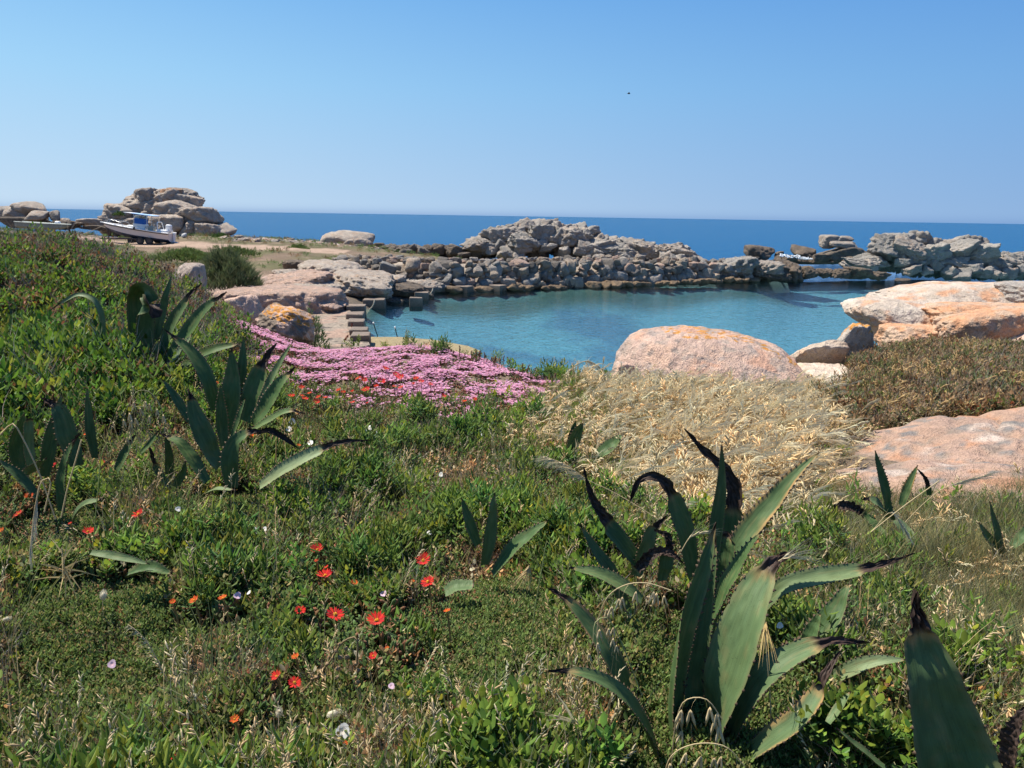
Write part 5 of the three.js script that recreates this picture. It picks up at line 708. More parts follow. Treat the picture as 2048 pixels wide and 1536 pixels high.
// ---------------------------------------------------------------- flowers, one by one
function stemGeo(pts, r = 0.002, col = [0.18, 0.22, 0.07], col2) { const c = new THREE.CatmullRomCurve3(pts), g = new THREE.TubeGeometry(c, Math.max(4, pts.length * 4), r, 5), n = g.attributes.position.count, a = []; for (let i = 0; i < n; i++) a.push(...mix3(col, col2 ?? col, i / n)); g.setAttribute('color', new THREE.Float32BufferAttribute(a, 3)); return g; }
{
  const r = rng(606), petals = several(4, (i) => daisy(2000 + i, { cols: [[0.70, 0.030, 0.025], [0.76, 0.055, 0.03], [0.58, 0.02, 0.03]], n: 22, rad: 1, up: 0.3 + 0.15 * i, w: 0.2 })), orange = several(2, (i) => daisy(2050 + i, { cols: [[0.80, 0.16, 0.03], [0.75, 0.10, 0.03]], n: 18, rad: 1, up: 0.55, w: 0.22 }));
  const eye = new Leafy(); for (let i = 0; i < 14; i++) { const d = dirOf(i * 2.4, 0.5 + 0.9 * (i % 3) / 2); eye.spindle(V(0, 0.02, 0), d.clone().multiplyScalar(0.32), 0.05, [0.80, 0.42, 0.03], [0.85, 0.55, 0.05], 4); } const eyeG = eye.geo();
  const bloom = (u, v, wpx, label, kind, group) => {
    const p = A(u, v + 3, (group ? 0.35 : 0.19) + 0.03 * r()), t = thing(kind === 'o' ? 'orange_flower' : 'red_flower', label, 'flower', p, group), m = wpx * px(p) * (group ? 0.58 : 0.49);
    const head = part('petals', kind === 'o' ? pick(orange, r) : pick(petals, r), M.petal, t); head.scale.setScalar(m); head.rotation.set(-0.1 + r() * 0.65, r() * 6, (r() - 0.5) * 0.9, 'ZXY');
    const e = part('flower_centre', eyeG, M.petal, head); e.position.y = 0.08;
    part('stem', stemGeo([V(0, 0, 0), V(0.005, -0.05, -0.01), V(0.015, group ? -0.32 : -0.2, -0.02)], 0.004, [0.30, 0.22, 0.09]), M.grass, t);
  };
  for (const [x, y, w, label, k] of NEARFL) bloom(...c8(x, y), w / 2.2756, label, k);
  for (const [x, y, w, label] of MIDFL) bloom(...c6(x, y), w / 2.695, label, /orange/.test(label) ? 'o' : 'r');
  const nth = (n) => n + (n % 10 === 1 && n !== 11 ? 'st' : n % 10 === 2 && n !== 12 ? 'nd' : n % 10 === 3 && n !== 13 ? 'rd' : 'th');
  [...STRIPFL].sort((a, b) => a[0] - b[0]).forEach(([x, y, w], i) => bloom(440 + x / 3.938, 420 + y / 3.938, w / 3.938, 'red flower below the pink flower mat, ' + nth(i + 1) + ' of that row from the left', 'r', 'red flowers below the pink mat'));
  // white bindweed
  const fun = (c, seed) => { const q = rng(seed), L = new Leafy(), N = 15; for (let i = 0; i < N; i++) { const a = i / N * 6.283, b = (i + 1) / N * 6.283, P = (an, rr, y) => V(Math.cos(an) * rr, y, Math.sin(an) * rr), w = 1 + 0.10 * Math.sin(i * 1.257), cc = vary(c, q, 0.04); L.quad(P(a, 0.06, -0.14), P(b, 0.06, -0.14), P(b, 0.5, 0.0), P(a, 0.5, 0.0), i % 3 ? [c[0] * 0.95, c[1] * 0.92, c[2] * 0.8] : [c[0], c[1] * 0.85, c[2] * 0.88]); L.quad(P(a, 0.5, 0.0), P(b, 0.5, 0.0), P(b, w, 0.05), P(a, w, 0.05), cc); } return L.geo(); };
  const wg = several(2, (i) => fun([0.88, 0.86, 0.82], 10 + i)), pg = fun([0.82, 0.58, 0.70], 20), wm = leafMat(0.3, 0.05);
  const plain = WHITEFL.filter((q) => !q[3]).sort((a, b) => a[0] - b[0]);
  for (const [u, v, w, own] of WHITEFL) {
    const label = own ?? null, place = 'small white bindweed flower on the green middle slope, ' + nth(plain.findIndex((q) => q[0] === u && q[1] === v) + 1) + ' of these from the left';
    const p = A(u, v, 0.17), pink = /pink|lilac/.test(label ?? ''), t = thing('white_flower', label ?? place, 'flower', p, label ? undefined : 'bindweed flowers on the middle slope'), h = part('petals', pink ? pg : pick(wg, r), wm, t), m = w * px(p) * 0.55;
    h.scale.setScalar(m); h.rotation.set(0.35 + r() * 0.9, 0, (r() - 0.5) * 1.2); part('stem', stemGeo([V(0, -m * 0.3, -m * 0.4), V(0, -0.05, -0.03), V(0.02, -0.14, -0.03)], 0.0015), M.grass, t);
  }
  // purple flowers on the right mound
  const t = thing('purple_flowers', 'small cluster of purple flowers on the brownish mound at right', 'flower cluster', A(1850, 803, 0.12));
  for (const [u, v] of [[1841, 797], [1848, 796], [1845, 800], [1862, 788], [1856, 789], [1866, 790], [1857, 811], [1862, 813], [1853, 814]]) { const m = part('flower', pg, M.violet ?? (M.violet = leafMat(0.3, 0)), t); m.position.copy(A(u, v, 0.14)).sub(t.position); m.scale.setScalar(0.032); m.rotation.x = 0.8; }
  M.violet.color = new THREE.Color(0.62, 0.48, 0.95);
}
// ---------------------------------------------------------------- single stalks and seed heads
const STR = [0.60, 0.48, 0.27], PALESTR = [0.68, 0.59, 0.38];
function stalk(name, label, pts, o = {}) {                                // pts: [u, v, distance]; the last points carry the head
  const P = pts.map(([u, v, s]) => D(u, v, s)), t = thing(name, label, o.cat ?? 'dry grass stalk', P[0]), L = P.map((p) => p.clone().sub(P[0])), c = new THREE.CatmullRomCurve3(L), r = rng(Math.round(pts[0][0] * 3 + pts[0][1]));
  part('stem', stemGeo(L, o.r ?? 0.0018, o.col ?? STR), M.dry, t);
  const m = px(P[0]);
  if (o.oats) for (let i = 0; i < o.oats; i++) {                           // drooping oat spikelets on thin pedicels
    const a = c.getPointAt(lerp(o.from ?? 0.55, 1, i / (o.oats - 1 || 1))), s = new Leafy(), e = V((r() - 0.5) * 26 * m, -(12 + 14 * r()) * m, (r() - 0.5) * 0.03), l = (o.size ?? 24) * m * lerp(0.85, 1.15, r()), b = a.clone().add(e), d = V((r() - 0.5) * 0.35, -1, (r() - 0.5) * 0.3).normalize(), col = vary([0.60, 0.47, 0.26], r, 0.15);
    s.blade([a, a.clone().lerp(b, 0.6).add(V(0, 4 * m, 0)), b], 0.0014, STR); for (const k of [-1, 1]) s.spindle(b, b.clone().addScaledVector(d, l).add(V(k * l * 0.2, 0, k * l * 0.05)), l * 0.065, col, vary(PALESTR, r, 0.2), 5, 0.4); s.blade([b.clone().addScaledVector(d, l * 0.7), b.clone().addScaledVector(d, l * 1.35), b.clone().addScaledVector(d, l * 1.6).add(V(l * 0.3, 0, 0))], 0.0012, STR);
    part('spikelet', s.geo(), M.dry, t);
  }
  if (o.awns) {                                                           // a bristly ear along the last part of the stem
    const s = new Leafy(), w = o.awnLen ?? 60, f0 = o.from ?? 0.75;
    for (let i = 0; i < o.awns; i++) { const q = lerp(f0, 1, r()), a = c.getPointAt(q), d = c.getTangentAt(q).multiplyScalar(o.back ? -1 : 1).add(V((r() - 0.5) * 0.55, (r() - 0.5) * 0.55 - (o.droop ?? 0.1), (r() - 0.5) * 0.55)).normalize(), l = w * m * lerp(0.6, 1.15, r()), col = vary(o.headCol ?? PALESTR, r, 0.15); s.blade([a, a.clone().addScaledVector(d, l * 0.5), a.clone().addScaledVector(d, l).add(V(0, -l * 0.1, 0))], o.awnW ?? 0.0022, col); if (i % 2 === 0) s.spindle(a, a.clone().addScaledVector(d, l * 0.3), 0.0022, col, col, 4); }
    part('seed_head', s.geo(), M.dry, t);
  }
  return t;
}
const p7 = (x, y, s) => [...c7(x, y), s], p6 = (x, y, s) => [...c6(x, y), s], p8 = (x, y, s) => [x / 2.2756, 950 + y / 2.2756, s];
stalk('oat_stalk', 'arching wild oat stalk with hanging spikelets left of the largest agave', [p7(300, 1010, 2.1), p7(300, 850, 2.1), p7(345, 740, 2.08), p7(420, 695, 2.06), p7(500, 690, 2.05), p7(600, 720, 2.04)], { oats: 8, from: 0.5, size: 34 });
stalk('oat_stalk', 'greenish oat stalk hanging in front of the left leaves of the largest agave', [p7(480, 1150, 2.05), p7(380, 900, 2.05), p7(330, 830, 2.04), p7(290, 850, 2.03), p7(280, 930, 2.02)], { oats: 7, from: 0.55, size: 28, col: [0.35, 0.36, 0.16] });
stalk('oat_stalk', 'pale oat spikelets hanging before the base of the largest agave', [p7(600, 1449, 1.95), p7(620, 1260, 1.95), p7(660, 1170, 1.94), p7(740, 1165, 1.93), p7(810, 1250, 1.92)], { oats: 9, from: 0.45, size: 44 });
stalk('oat_stalk', 'oat spikelets at the bottom edge under the largest agave', [p7(560, 1560, 1.85), p7(600, 1400, 1.85), p7(700, 1350, 1.84), p7(820, 1360, 1.83), p7(900, 1440, 1.83)], { oats: 7, from: 0.4, size: 44 });
stalk('tall_dry_stem', 'single tall straw stem with hanging bristly ear right of the widest agave leaf', [p7(1015, 1449, 2.0), p7(1005, 1150, 2.0), p7(990, 960, 2.0), p7(985, 860, 2.0), p7(990, 850, 1.99)], { awns: 22, from: 0.95, awnLen: 70, droop: 1.6, awnW: 0.0028, headCol: [0.58, 0.42, 0.18] });
stalk('barley_head', 'fan shaped straw ear right of the blackened wide agave leaf tip', [p7(1040, 600, 2.2), p7(1065, 585, 2.2), p7(1085, 580, 2.2)], { awns: 22, from: 0.2, awnLen: 80, awnW: 0.0022 });
stalk('barley_head', 'straw ear lying across the pale agave spear', [p7(640, 560, 2.45), p7(680, 500, 2.45), p7(730, 480, 2.45)], { awns: 14, from: 0.4, awnLen: 50, awnW: 0.002 });
stalk('feathery_plume', 'large pale feathery plume on a long slanting straw left of the dry field', [p7(620, 480, 3.0), p7(480, 385, 3.05), p7(350, 310, 3.1), p7(250, 262, 3.12), p7(170, 205, 3.14), p7(85, 172, 3.16)], { awns: 130, from: 0.68, awnLen: 34, awnW: 0.0035, back: false, droop: 0.5, cat: 'grass plume' });
stalk('barley_head', 'drooping straw ear left of the short broken agave leaf', [[1058, 1180, 2.85], [1062, 1150, 2.85], [1058, 1130, 2.85]], { awns: 26, from: 0.7, awnLen: 56, droop: 1.4, awnW: 0.0026, headCol: [0.62, 0.46, 0.24] });
stalk('green_stem', 'long green grass stem rising left of the largest agave with a bent straw tip', [[1058, 1330, 2.4], [1068, 1230, 2.4], [1085, 1130, 2.4], [1095, 1080, 2.4], [1100, 1090, 2.4]], { col: [0.30, 0.34, 0.13], r: 0.002 });
stalk('feathery_plume', 'pale arching plume at the top of the slope against the water', [[1120, 770, 10.4], [1145, 735, 10.4], [1175, 722, 10.4], [1200, 735, 10.4], [1215, 752, 10.4]], { awns: 60, from: 0.55, awnLen: 13, droop: 1.2, awnW: 0.010, r: 0.006, cat: 'grass plume' });
stalk('bunny_tail', 'single small plume standing up against the water left of the pink boulder', [[1203, 770, 10.4], [1205, 740, 10.4], [1207, 720, 10.4]], { awns: 18, from: 0.85, awnLen: 9, awnW: 0.012, r: 0.005, cat: 'grass plume' });
stalk('feathery_plume', 'creamy plume at the left foot of the brownish mound', [[1690, 850, 7.8], [1720, 825, 7.8], [1735, 810, 7.8], [1752, 800, 7.8]], { awns: 60, from: 0.6, awnLen: 14, awnW: 0.009, r: 0.004, cat: 'grass plume' });
stalk('feathery_plume', 'silvery ear lying over the lower edge of the pink granite slab', [p7(1560, 440, 3.6), p7(1640, 360, 3.6), p7(1720, 300, 3.6), p7(1900, 245, 3.6)], { awns: 70, from: 0.6, awnLen: 26, awnW: 0.005, cat: 'grass plume' });
stalk('feathery_plume', 'silvery ear hanging in front of the small right agave', [p7(1430, 470, 3.4), p7(1500, 400, 3.4), p7(1540, 440, 3.4), p7(1575, 500, 3.4)], { awns: 60, from: 0.4, awnLen: 26, awnW: 0.005, cat: 'grass plume' });
stalk('dry_straw', 'long straw slanting up to the right over the granite slab', [p7(1420, 480, 3.2), p7(1560, 370, 3.2), p7(1700, 270, 3.2)], { r: 0.0025 });
stalk('dry_straw', 'thin straw crossing between the two right agaves', [p7(960, 420, 3.0), p7(1150, 320, 3.1), p7(1330, 260, 3.2)], { r: 0.0018 });
stalk('dry_grass_stalk', 'tall bent dry stalk in front of the left edge agave', [p6(300, 1290, 2.9), p6(210, 1040, 2.9), p6(110, 830, 2.9), p6(70, 775, 2.9), p6(0, 835, 2.9)], { r: 0.003 });
stalk('dry_grass_stalk', 'second dry stalk leaning right in front of the left edge agave', [p6(330, 1280, 2.9), p6(365, 1120, 2.9), p6(400, 1000, 2.9), p6(440, 860, 2.9)], { r: 0.003 });
stalk('drooping_grass_head', 'pale drooping dry grass head at the far left below the agave', [p6(240, 1250, 2.8), p6(270, 1070, 2.8), p6(230, 1080, 2.8), p6(195, 1200, 2.8), p6(160, 1480, 2.8)], { awns: 90, from: 0.5, awnLen: 40, droop: 1.5, awnW: 0.003, r: 0.003, headCol: [0.66, 0.58, 0.42] });
stalk('green_stem', 'thin green stem with a nodding tip between the two left agaves', [p6(500, 1440, 2.7), p6(530, 1120, 2.7), p6(555, 920, 2.7), p6(590, 870, 2.7), p6(625, 910, 2.7)], { col: [0.26, 0.32, 0.09], r: 0.002 });
stalk('oat_stalk', 'clump of hanging oat spikelets between the two left agaves', [p6(890, 830, 3.9), p6(865, 680, 3.9), p6(800, 600, 3.9), p6(740, 600, 3.9), p6(690, 680, 3.9)], { oats: 8, from: 0.4, size: 26, col: [0.42, 0.40, 0.22] });
stalk('oat_stalk', 'second oat stalk beside the clump between the two left agaves', [p6(720, 900, 3.9), p6(700, 780, 3.9), p6(720, 690, 3.9), p6(790, 680, 3.9)], { oats: 6, from: 0.4, size: 24, col: [0.42, 0.40, 0.22] });
stalk('nodding_grass_head', 'nodding dry ear with a fluffy base in the lower left', [p8(760, 940, 2.3), p8(710, 830, 2.3), p8(660, 750, 2.3), p8(610, 700, 2.3), p8(580, 680, 2.3)], { awns: 40, from: 0.15, awnLen: 24, droop: 0.9, awnW: 0.0025 });
stalk('straw_bunch', 'bunch of dead straw spread below the twin red flowers', [p8(1170, 920, 2.35), p8(1165, 930, 2.35), p8(1160, 945, 2.35)], { awns: 46, from: 0.1, awnLen: 80, droop: 2.0, awnW: 0.0028, headCol: [0.62, 0.50, 0.32] });
stalk('straw_bunch', 'pale straw blades bending out of the bottom left corner', [p8(620, 1333, 2.05), p8(640, 1200, 2.05), p8(650, 1110, 2.05)], { awns: 16, from: 0.3, awnLen: 60, droop: 0.6, awnW: 0.007 });
stalk('straw_bunch', 'broad curling straw blades at the bottom left of the largest agave', [p7(240, 1520, 1.9), p7(230, 1350, 1.9), p7(200, 1250, 1.9)], { awns: 20, from: 0.2, awnLen: 90, droop: 0.5, awnW: 0.008 });
stalk('straw_bunch', 'bent yellow blades beside the ice plant at the far left', [p8(300, 560, 2.7), p8(295, 450, 2.7), p8(280, 330, 2.7)], { awns: 16, from: 0.3, awnLen: 60, droop: 1.0, awnW: 0.009, headCol: [0.66, 0.48, 0.22] });
{ // dried seed stalk with knobbly capsules
  const t = stalk('seed_stalk', 'brown dried stalk with knobbly seed capsules leaning through the red flowers', [p8(1290, 1100, 2.3), p8(1400, 960, 2.3), p8(1500, 850, 2.3), p8(1560, 760, 2.3), p8(1620, 740, 2.3), p8(1625, 860, 2.3)], { r: 0.004, col: [0.30, 0.22, 0.11], cat: 'seed stalk' }), r = rng(8);
  const o = D(...p8(1290, 1100, 2.3)), cap = rockGeo({ seed: 3, d: 3, k: 5, noise: 0.1, w: 0.03, h: 0.03, dep: 0.03, col: () => [0.26, 0.17, 0.09] });
  for (const [x, y] of [[1375, 990], [1400, 965], [1420, 930], [1445, 920], [1460, 890], [1490, 860], [1530, 800], [1550, 830], [1575, 790], [1545, 770], [1580, 830], [1620, 860], [1630, 890], [1620, 920], [1628, 945], [1540, 880], [1535, 920]]) { const m = part('seed_capsule', cap, M.twig, t); m.position.copy(D(...p8(x, y, 2.3))).sub(o); m.rotation.set(r() * 3, r() * 3, r() * 3); m.scale.setScalar(lerp(0.3, 0.6, r())); }
  // woolly hare's tail heads
  const fl = new Leafy(), q = rng(31); fl.spindle(V(0, -0.5, 0), V(0, 0.5, 0), 0.26, [0.66, 0.60, 0.44], [0.72, 0.66, 0.50], 9, 0.45); for (let i = 0; i < 260; i++) { const y = q() - 0.5, a = q() * 6.283, w = 0.27 * Math.sqrt(Math.max(0, 1 - (y * 2) ** 2)), p = V(Math.cos(a) * w, y, Math.sin(a) * w); fl.blade([p, p.clone().multiplyScalar(1.25).add(V(0, 0.14, 0))], 0.025, vary([0.74, 0.68, 0.52], q, 0.1)); } const fg = fl.geo();
  for (const [x, y, sz, rot, label] of [[1270, 1085, 52, 0.1, 'upright woolly oval grass head left of the tilted one'], [1516, 1088, 66, 1.2, 'woolly oval grass head lying sideways at the lower middle'], [1252, 1208, 48, -0.5, 'woolly grass head just below the upright one near the bottom'], [556, 1207, 40, 0.3, 'woolly grass head low at the left of the straw'], [470, 550, 48, 0.2, 'woolly grass head below the lone thick agave leaf'], [30, 656, 40, 1.3, 'woolly grass head at the left edge of the picture'], [1345, 1310, 40, 0.4, 'woolly grass head at the bottom edge']]) {
    const p = D(...p8(x, y, 2.25)), s = A(x / 2.2756, 950 + y / 2.2756, 0.16), k = thing('woolly_grass_head', label, 'grass head', s), h = part('seed_head', fg, M.dry, k); h.scale.setScalar(sz / 2.2756 * px(s)); h.rotation.z = -rot; part('stem', stemGeo([V(0, 0, 0), V(-Math.sin(rot) * 0.04, -0.05, 0), V(-Math.sin(rot) * 0.05, -0.16, 0)], 0.0015, STR), M.dry, k);
  }
}
// thin brown stalks standing along the far rim of the pink mat
{ const r = rng(71), t = thing('withered_stalks', 'row of small brown withered stalks along the rim of the pink mat against the water', 'dry stalks', A(960, 722, 0.05)); for (let i = 0; i < 34; i++) { const f = r(), p = A(lerp(880, 1110, f), lerp(706, 768, f) + r() * 6, 0.03).sub(t.position), h = 0.10 + 0.16 * r(), L = new Leafy(); L.blade([p, p.clone().add(V(0.01, h * 0.6, 0)), p.clone().add(V(0.03 * (r() - 0.3), h, 0.01))], 0.012, [0.20, 0.13, 0.07]); for (let k = 0; k < 4; k++) L.spindle(p.clone().add(V(0.01, h * (0.6 + k * 0.1), 0)), p.clone().add(V(0.02 + (r() - 0.5) * 0.06, h * (0.75 + k * 0.1), 0)), 0.010, [0.26, 0.13, 0.08], [0.16, 0.10, 0.06], 4); part('stalk', L.geo(), M.dry, t); } }
// loose stones in the cover
for (const [u, v, w, h, col, label] of [[1172, 1020, 68, 40, PINK, 'small pink stone half buried left of the curled agave'], [130, 676, 16, 18, PALE, 'small pale stone in the shrubs left of the bent leaved agave'], [1058, 1040, 22, 18, PINK, 'pinkish stone behind the young three leaved agave'], [1666, 946, 8, 6, PALE, 'white pebble at the left tail of the granite slab']]) { const p = A(u, v, 0.06), m = px(p); const o = part(numbered('loose_stone'), rockGeo({ seed: u, d: 8, k: 7, w: w * m, h: h * m, dep: w * m * 0.8, col }), M.rockNear, scene); o.position.copy(p); tag(o, label, 'stone'); }
// ---------------------------------------------------------------- bushes
function bush(name, label, u, v, s, w, h, n, cols, o = {}) {
  const base = D(u, v, s), t = thing(name, label, 'bush', base), r = rng(Math.round(u + v)), L = new Leafy();
  for (let i = 0; i < n; i++) {
    const a = r() * 6.283, q = Math.sqrt(r()), y = r(), k = (1 - y * y * 0.75), p = V(Math.cos(a) * q * w * 0.5 * k, y * h * lerp(0.45, 1.2, n3(a * 1.6, u, q * 2) * 0.5 + 0.5), Math.sin(a) * q * w * 0.4 * k), c = vary(pick(cols, r), r, 0.3), d = V(Math.cos(a) * 0.5, 1, Math.sin(a) * 0.5).normalize();
    for (let j = 0; j < 9; j++) { const e = d.clone().add(V((r() - 0.5) * 1.2, (r() - 0.3) * 0.6, (r() - 0.5) * 1.2)).normalize(), l = (o.leaf ?? 0.2) * lerp(0.6, 1.2, r()); L.blade([p, p.clone().addScaledVector(e, l * 0.5), p.clone().addScaledVector(e, l).add(V(0, -l * 0.15, 0))], l * (o.wid ?? 0.16), vary(c, r, 0.15)); }
  }
  part('foliage', L.geo(), M.leaf, t);
  const B = new Leafy(); for (let i = 0; i < 9; i++) { const a = r() * 6.28; B.blade([V(0, -0.05, 0), V(Math.cos(a) * w * 0.15, h * 0.4, Math.sin(a) * w * 0.15), V(Math.cos(a) * w * 0.3, h * 0.8, Math.sin(a) * w * 0.3)], 0.035, [0.15, 0.10, 0.07]); } part('branches', B.geo(), M.twig, t);
  return t;
}
bush('tamarisk_bush', 'feathery dark green bush on the flat land behind the left bank', 452, 578, 36, 3.6, 1.7, 900, [[0.13, 0.17, 0.07], [0.17, 0.19, 0.09], [0.10, 0.13, 0.06]], { leaf: 0.5, wid: 0.06 });
bush('samphire_bush', 'pale green bush leaning against the lichen rock by the slipway', 626, 700, 20.5, 0.95, 1.15, 240, [[0.16, 0.22, 0.09], [0.20, 0.25, 0.11]], { leaf: 0.14, wid: 0.12 });
bush('low_green_shrub', 'wide low bright green shrub beside the dirt track near the boat', 372, 522, 50, 5.2, 0.7, 900, [[0.13, 0.19, 0.05], [0.17, 0.22, 0.07]], { leaf: 0.3 });
bush('low_green_shrub', 'smaller low green shrub right of the wide one by the track', 470, 512, 54, 3.6, 0.55, 420, [[0.11, 0.16, 0.05], [0.15, 0.19, 0.06]], { leaf: 0.28 });
bush('low_green_shrub', 'dark green tuft at the right foot of the tall boulder stack', 440, 480, 72, 2.2, 0.5, 200, [[0.09, 0.15, 0.04]], { leaf: 0.3 });
bush('low_green_shrub', 'green tuft growing in a cleft of the tall boulder stack', 356, 452, 76, 1.2, 0.6, 120, [[0.09, 0.14, 0.04]], { leaf: 0.25 });
bush('low_green_shrub', 'green tuft on the left ledge of the boulder stack above the bow', 238, 432, 77, 1.4, 0.35, 110, [[0.10, 0.16, 0.04]], { leaf: 0.22 });
bush('low_green_shrub', 'green cushion among the stones left of the pale dome rock', 596, 502, 62, 2.2, 0.45, 200, [[0.12, 0.18, 0.05]], { leaf: 0.24 });
// ---------------------------------------------------------------- boats
function hull(L, B, H, rise, split, y0) {                                  // [topside, bottom, inside] lofted; bow at -x
  const N = 26, K = 9, mk = () => ({ p: [], i: [] }), top = mk(), bot = mk(), dk = mk(), rim = [];
  const st = (t) => { const b = B / 2 * Math.pow(1 - (1 - t) ** 2.4, 0.62), ys = H + rise * (1 - t) ** 2, yk = H * 0.72 * (1 - t) ** 5; return { x: L * (t - 0.5) - 0.25 * (1 - t) ** 3, b, ys, yk }; };
  for (const side of [-1, 1]) for (const [m, a, z] of [[top, split, 1], [bot, 0, split]]) { const k0 = m.p.length / 3; for (let i = 0; i <= N; i++) { const q = st(i / N); for (let j = 0; j <= K; j++) { const f = lerp(a, z, j / K), y = lerp(q.yk, q.ys, f), wdt = q.b * Math.min(1, f < 0.32 ? f / 0.32 * 0.86 : 0.86 + 0.14 * (f - 0.32) / 0.68); m.p.push(q.x - (f * 0.28 * (1 - i / N) ** 3), y, side * wdt); } } for (let i = 0; i < N; i++) for (let j = 0; j < K; j++) { const k = k0 + i * (K + 1) + j, n = k + K + 1; side > 0 ? m.i.push(k, n, k + 1, k + 1, n, n + 1) : m.i.push(k, k + 1, n, k + 1, n + 1, n); } }
  for (let i = 0; i <= N; i++) { const q = st(i / N), x = q.x - 0.28 * (1 - i / N) ** 3; rim.push([x, q.ys, q.b]); dk.p.push(x + 0.02, q.ys - y0, -q.b * 0.98, x + 0.02, q.ys - y0, q.b * 0.98); if (i < N) { const k = i * 2; dk.i.push(k, k + 1, k + 2, k + 1, k + 3, k + 2); } }
  { const q = st(1), k = top.p.length / 3; for (let j = 0; j <= K; j++) { const f = j / K, y = lerp(q.yk, q.ys, f), w = q.b * Math.min(1, f < 0.32 ? f / 0.32 * 0.86 : 0.86 + 0.14 * (f - 0.32) / 0.68); top.p.push(q.x + 0.01, y, -w, q.x + 0.01, y, w); if (j < K) top.i.push(k + j * 2, k + j * 2 + 1, k + j * 2 + 2, k + j * 2 + 1, k + j * 2 + 3, k + j * 2 + 2); } }
  const g = (m) => { const q = new THREE.BufferGeometry(); q.setAttribute('position', new THREE.Float32BufferAttribute(m.p, 3)); q.setIndex(m.i); q.computeVertexNormals(); return q; };
  return { top: g(top), bottom: g(bot), deck: g(dk), rim };
}
const tube = (pts, r, seg = 20) => new THREE.TubeGeometry(new THREE.CatmullRomCurve3(pts.map((p) => V(...p))), seg, r, 6);
const rbox = (w, h, d, x, y, z, r = 0.05) => new RoundedBoxGeometry(w, h, d, 3, Math.min(r, w / 3, h / 3, d / 3)).translate(x, y, z);
{
  const white = paint(0.80, 0.79, 0.76, 0.35, { clearcoat: 0.4 }), side = paint(0.74, 0.63, 0.56, 0.4, { clearcoat: 0.3, side: THREE.DoubleSide }), navy = paint(0.025, 0.045, 0.10, 0.7, { side: THREE.DoubleSide }), blue = paint(0.02, 0.12, 0.42, 0.85, { side: THREE.DoubleSide }), steel = paint(0.6, 0.6, 0.62, 0.3, { metalness: 0.9 }), black = paint(0.02, 0.02, 0.022, 0.6), rust = paint(0.10, 0.07, 0.055, 0.8), deck = paint(0.74, 0.72, 0.66, 0.7, { side: THREE.DoubleSide }), cushion = paint(0.45, 0.39, 0.30, 0.8), roof = paint(0.30, 0.48, 0.75, 0.7);
  const b = thing('motorboat', 'white motorboat with navy bottom and blue canopy standing on a trailer', 'motorboat', D(281, 483, 64)); b.scale.setScalar(0.88); b.rotation.set(0, 0.10, -0.115);
  const h = hull(6.0, 2.2, 0.98, 0.22, 0.40, 0.1); h.top.translate(0, 0.18, 0); h.bottom.translate(0, 0.18, 0); h.deck.translate(0, 0.18, 0);
  part('hull', h.top, side, b); part('hull_bottom', h.bottom, navy, b); part('deck', h.deck, deck, b);
  for (const s of [-1, 1]) { part('gunwale', tube(h.rim.map(([x, y, z]) => [x, y + 0.2, z * s]), 0.065, 50), white, b); part('rub_strip', tube(h.rim.map(([x, y, z]) => [x, y + 0.10, z * s * 1.01]), 0.03, 50), black, b); }
  part('bow_platform', rbox(0.6, 0.07, 0.4, -3.45, 1.42, 0), white, b);
  part('console', mergeGeometries([rbox(1.15, 0.62, 1.0, 0.0, 1.45, 0, 0.1), rbox(0.8, 0.34, 0.8, -0.75, 1.32, 0, 0.1)]), white, b);
  part('canvas_screen', rbox(0.95, 0.52, 1.02, 0.02, 1.98, 0, 0.08), blue, b);
  part('windscreen', rbox(0.9, 0.34, 0.9, 0.02, 2.42, 0, 0.04), paint(0.8, 0.88, 0.92, 0.05, { transmission: 1, thickness: 0 }), b);
  part('canopy', rbox(2.0, 0.07, 1.7, 0.45, 2.66, 0, 0.03), roof, b); part('canopy_front', rbox(0.7, 0.06, 1.7, -0.95, 2.67, 0, 0.03), white, b);
  for (const x of [-0.45, 0.75]) for (const z of [-0.6, 0.6]) part('canopy_post', tube([[x, 1.25, z], [x + 0.03, 2.0, z], [x, 2.66, z]], 0.025), steel, b);
  part('seat', rbox(0.5, 0.42, 0.9, 1.05, 1.42, 0, 0.08), cushion, b); part('stern_bench', rbox(0.9, 0.3, 1.9, 2.3, 1.3, 0, 0.1), white, b);
  part('bow_rail', mergeGeometries([tube([[-3.1, 1.45, 0.25], [-2.9, 1.78, 0.3], [-2.2, 1.74, 0.62], [-1.5, 1.62, 0.85], [-1.3, 1.3, 0.9]], 0.02), tube([[-3.1, 1.45, -0.25], [-2.9, 1.78, -0.3], [-2.2, 1.74, -0.62], [-1.5, 1.62, -0.85], [-1.3, 1.3, -0.9]], 0.02)]), steel, b);
  part('fender', new THREE.SphereGeometry(0.09, 12, 8).scale(1, 1.6, 1).translate(-0.2, 1.3, 1.12), black, b);
  const ob = part('outboard_motor', mergeGeometries([rbox(0.55, 0.75, 0.5, 2.65, 1.62, 0, 0.16), rbox(0.22, 0.9, 0.2, 3.15, 0.75, 0, 0.05), rbox(0.5, 0.06, 0.3, 3.25, 0.35, 0, 0.02)]), white, b); part('propeller', new THREE.CylinderGeometry(0.12, 0.12, 0.12, 10).rotateZ(1.57).translate(3.42, 0.22, 0), black, ob);
  part('roll_arch', tube([[1.9, 1.3, 0.85], [1.75, 2.05, 0.6], [1.75, 2.1, 0], [1.75, 2.05, -0.6], [1.9, 1.3, -0.85]], 0.04), white, b);
  const t = thing('boat_trailer', 'dark low boat trailer with rusty wheels under the white motorboat', 'trailer', D(285, 488, 64)); t.rotation.y = 0.10;
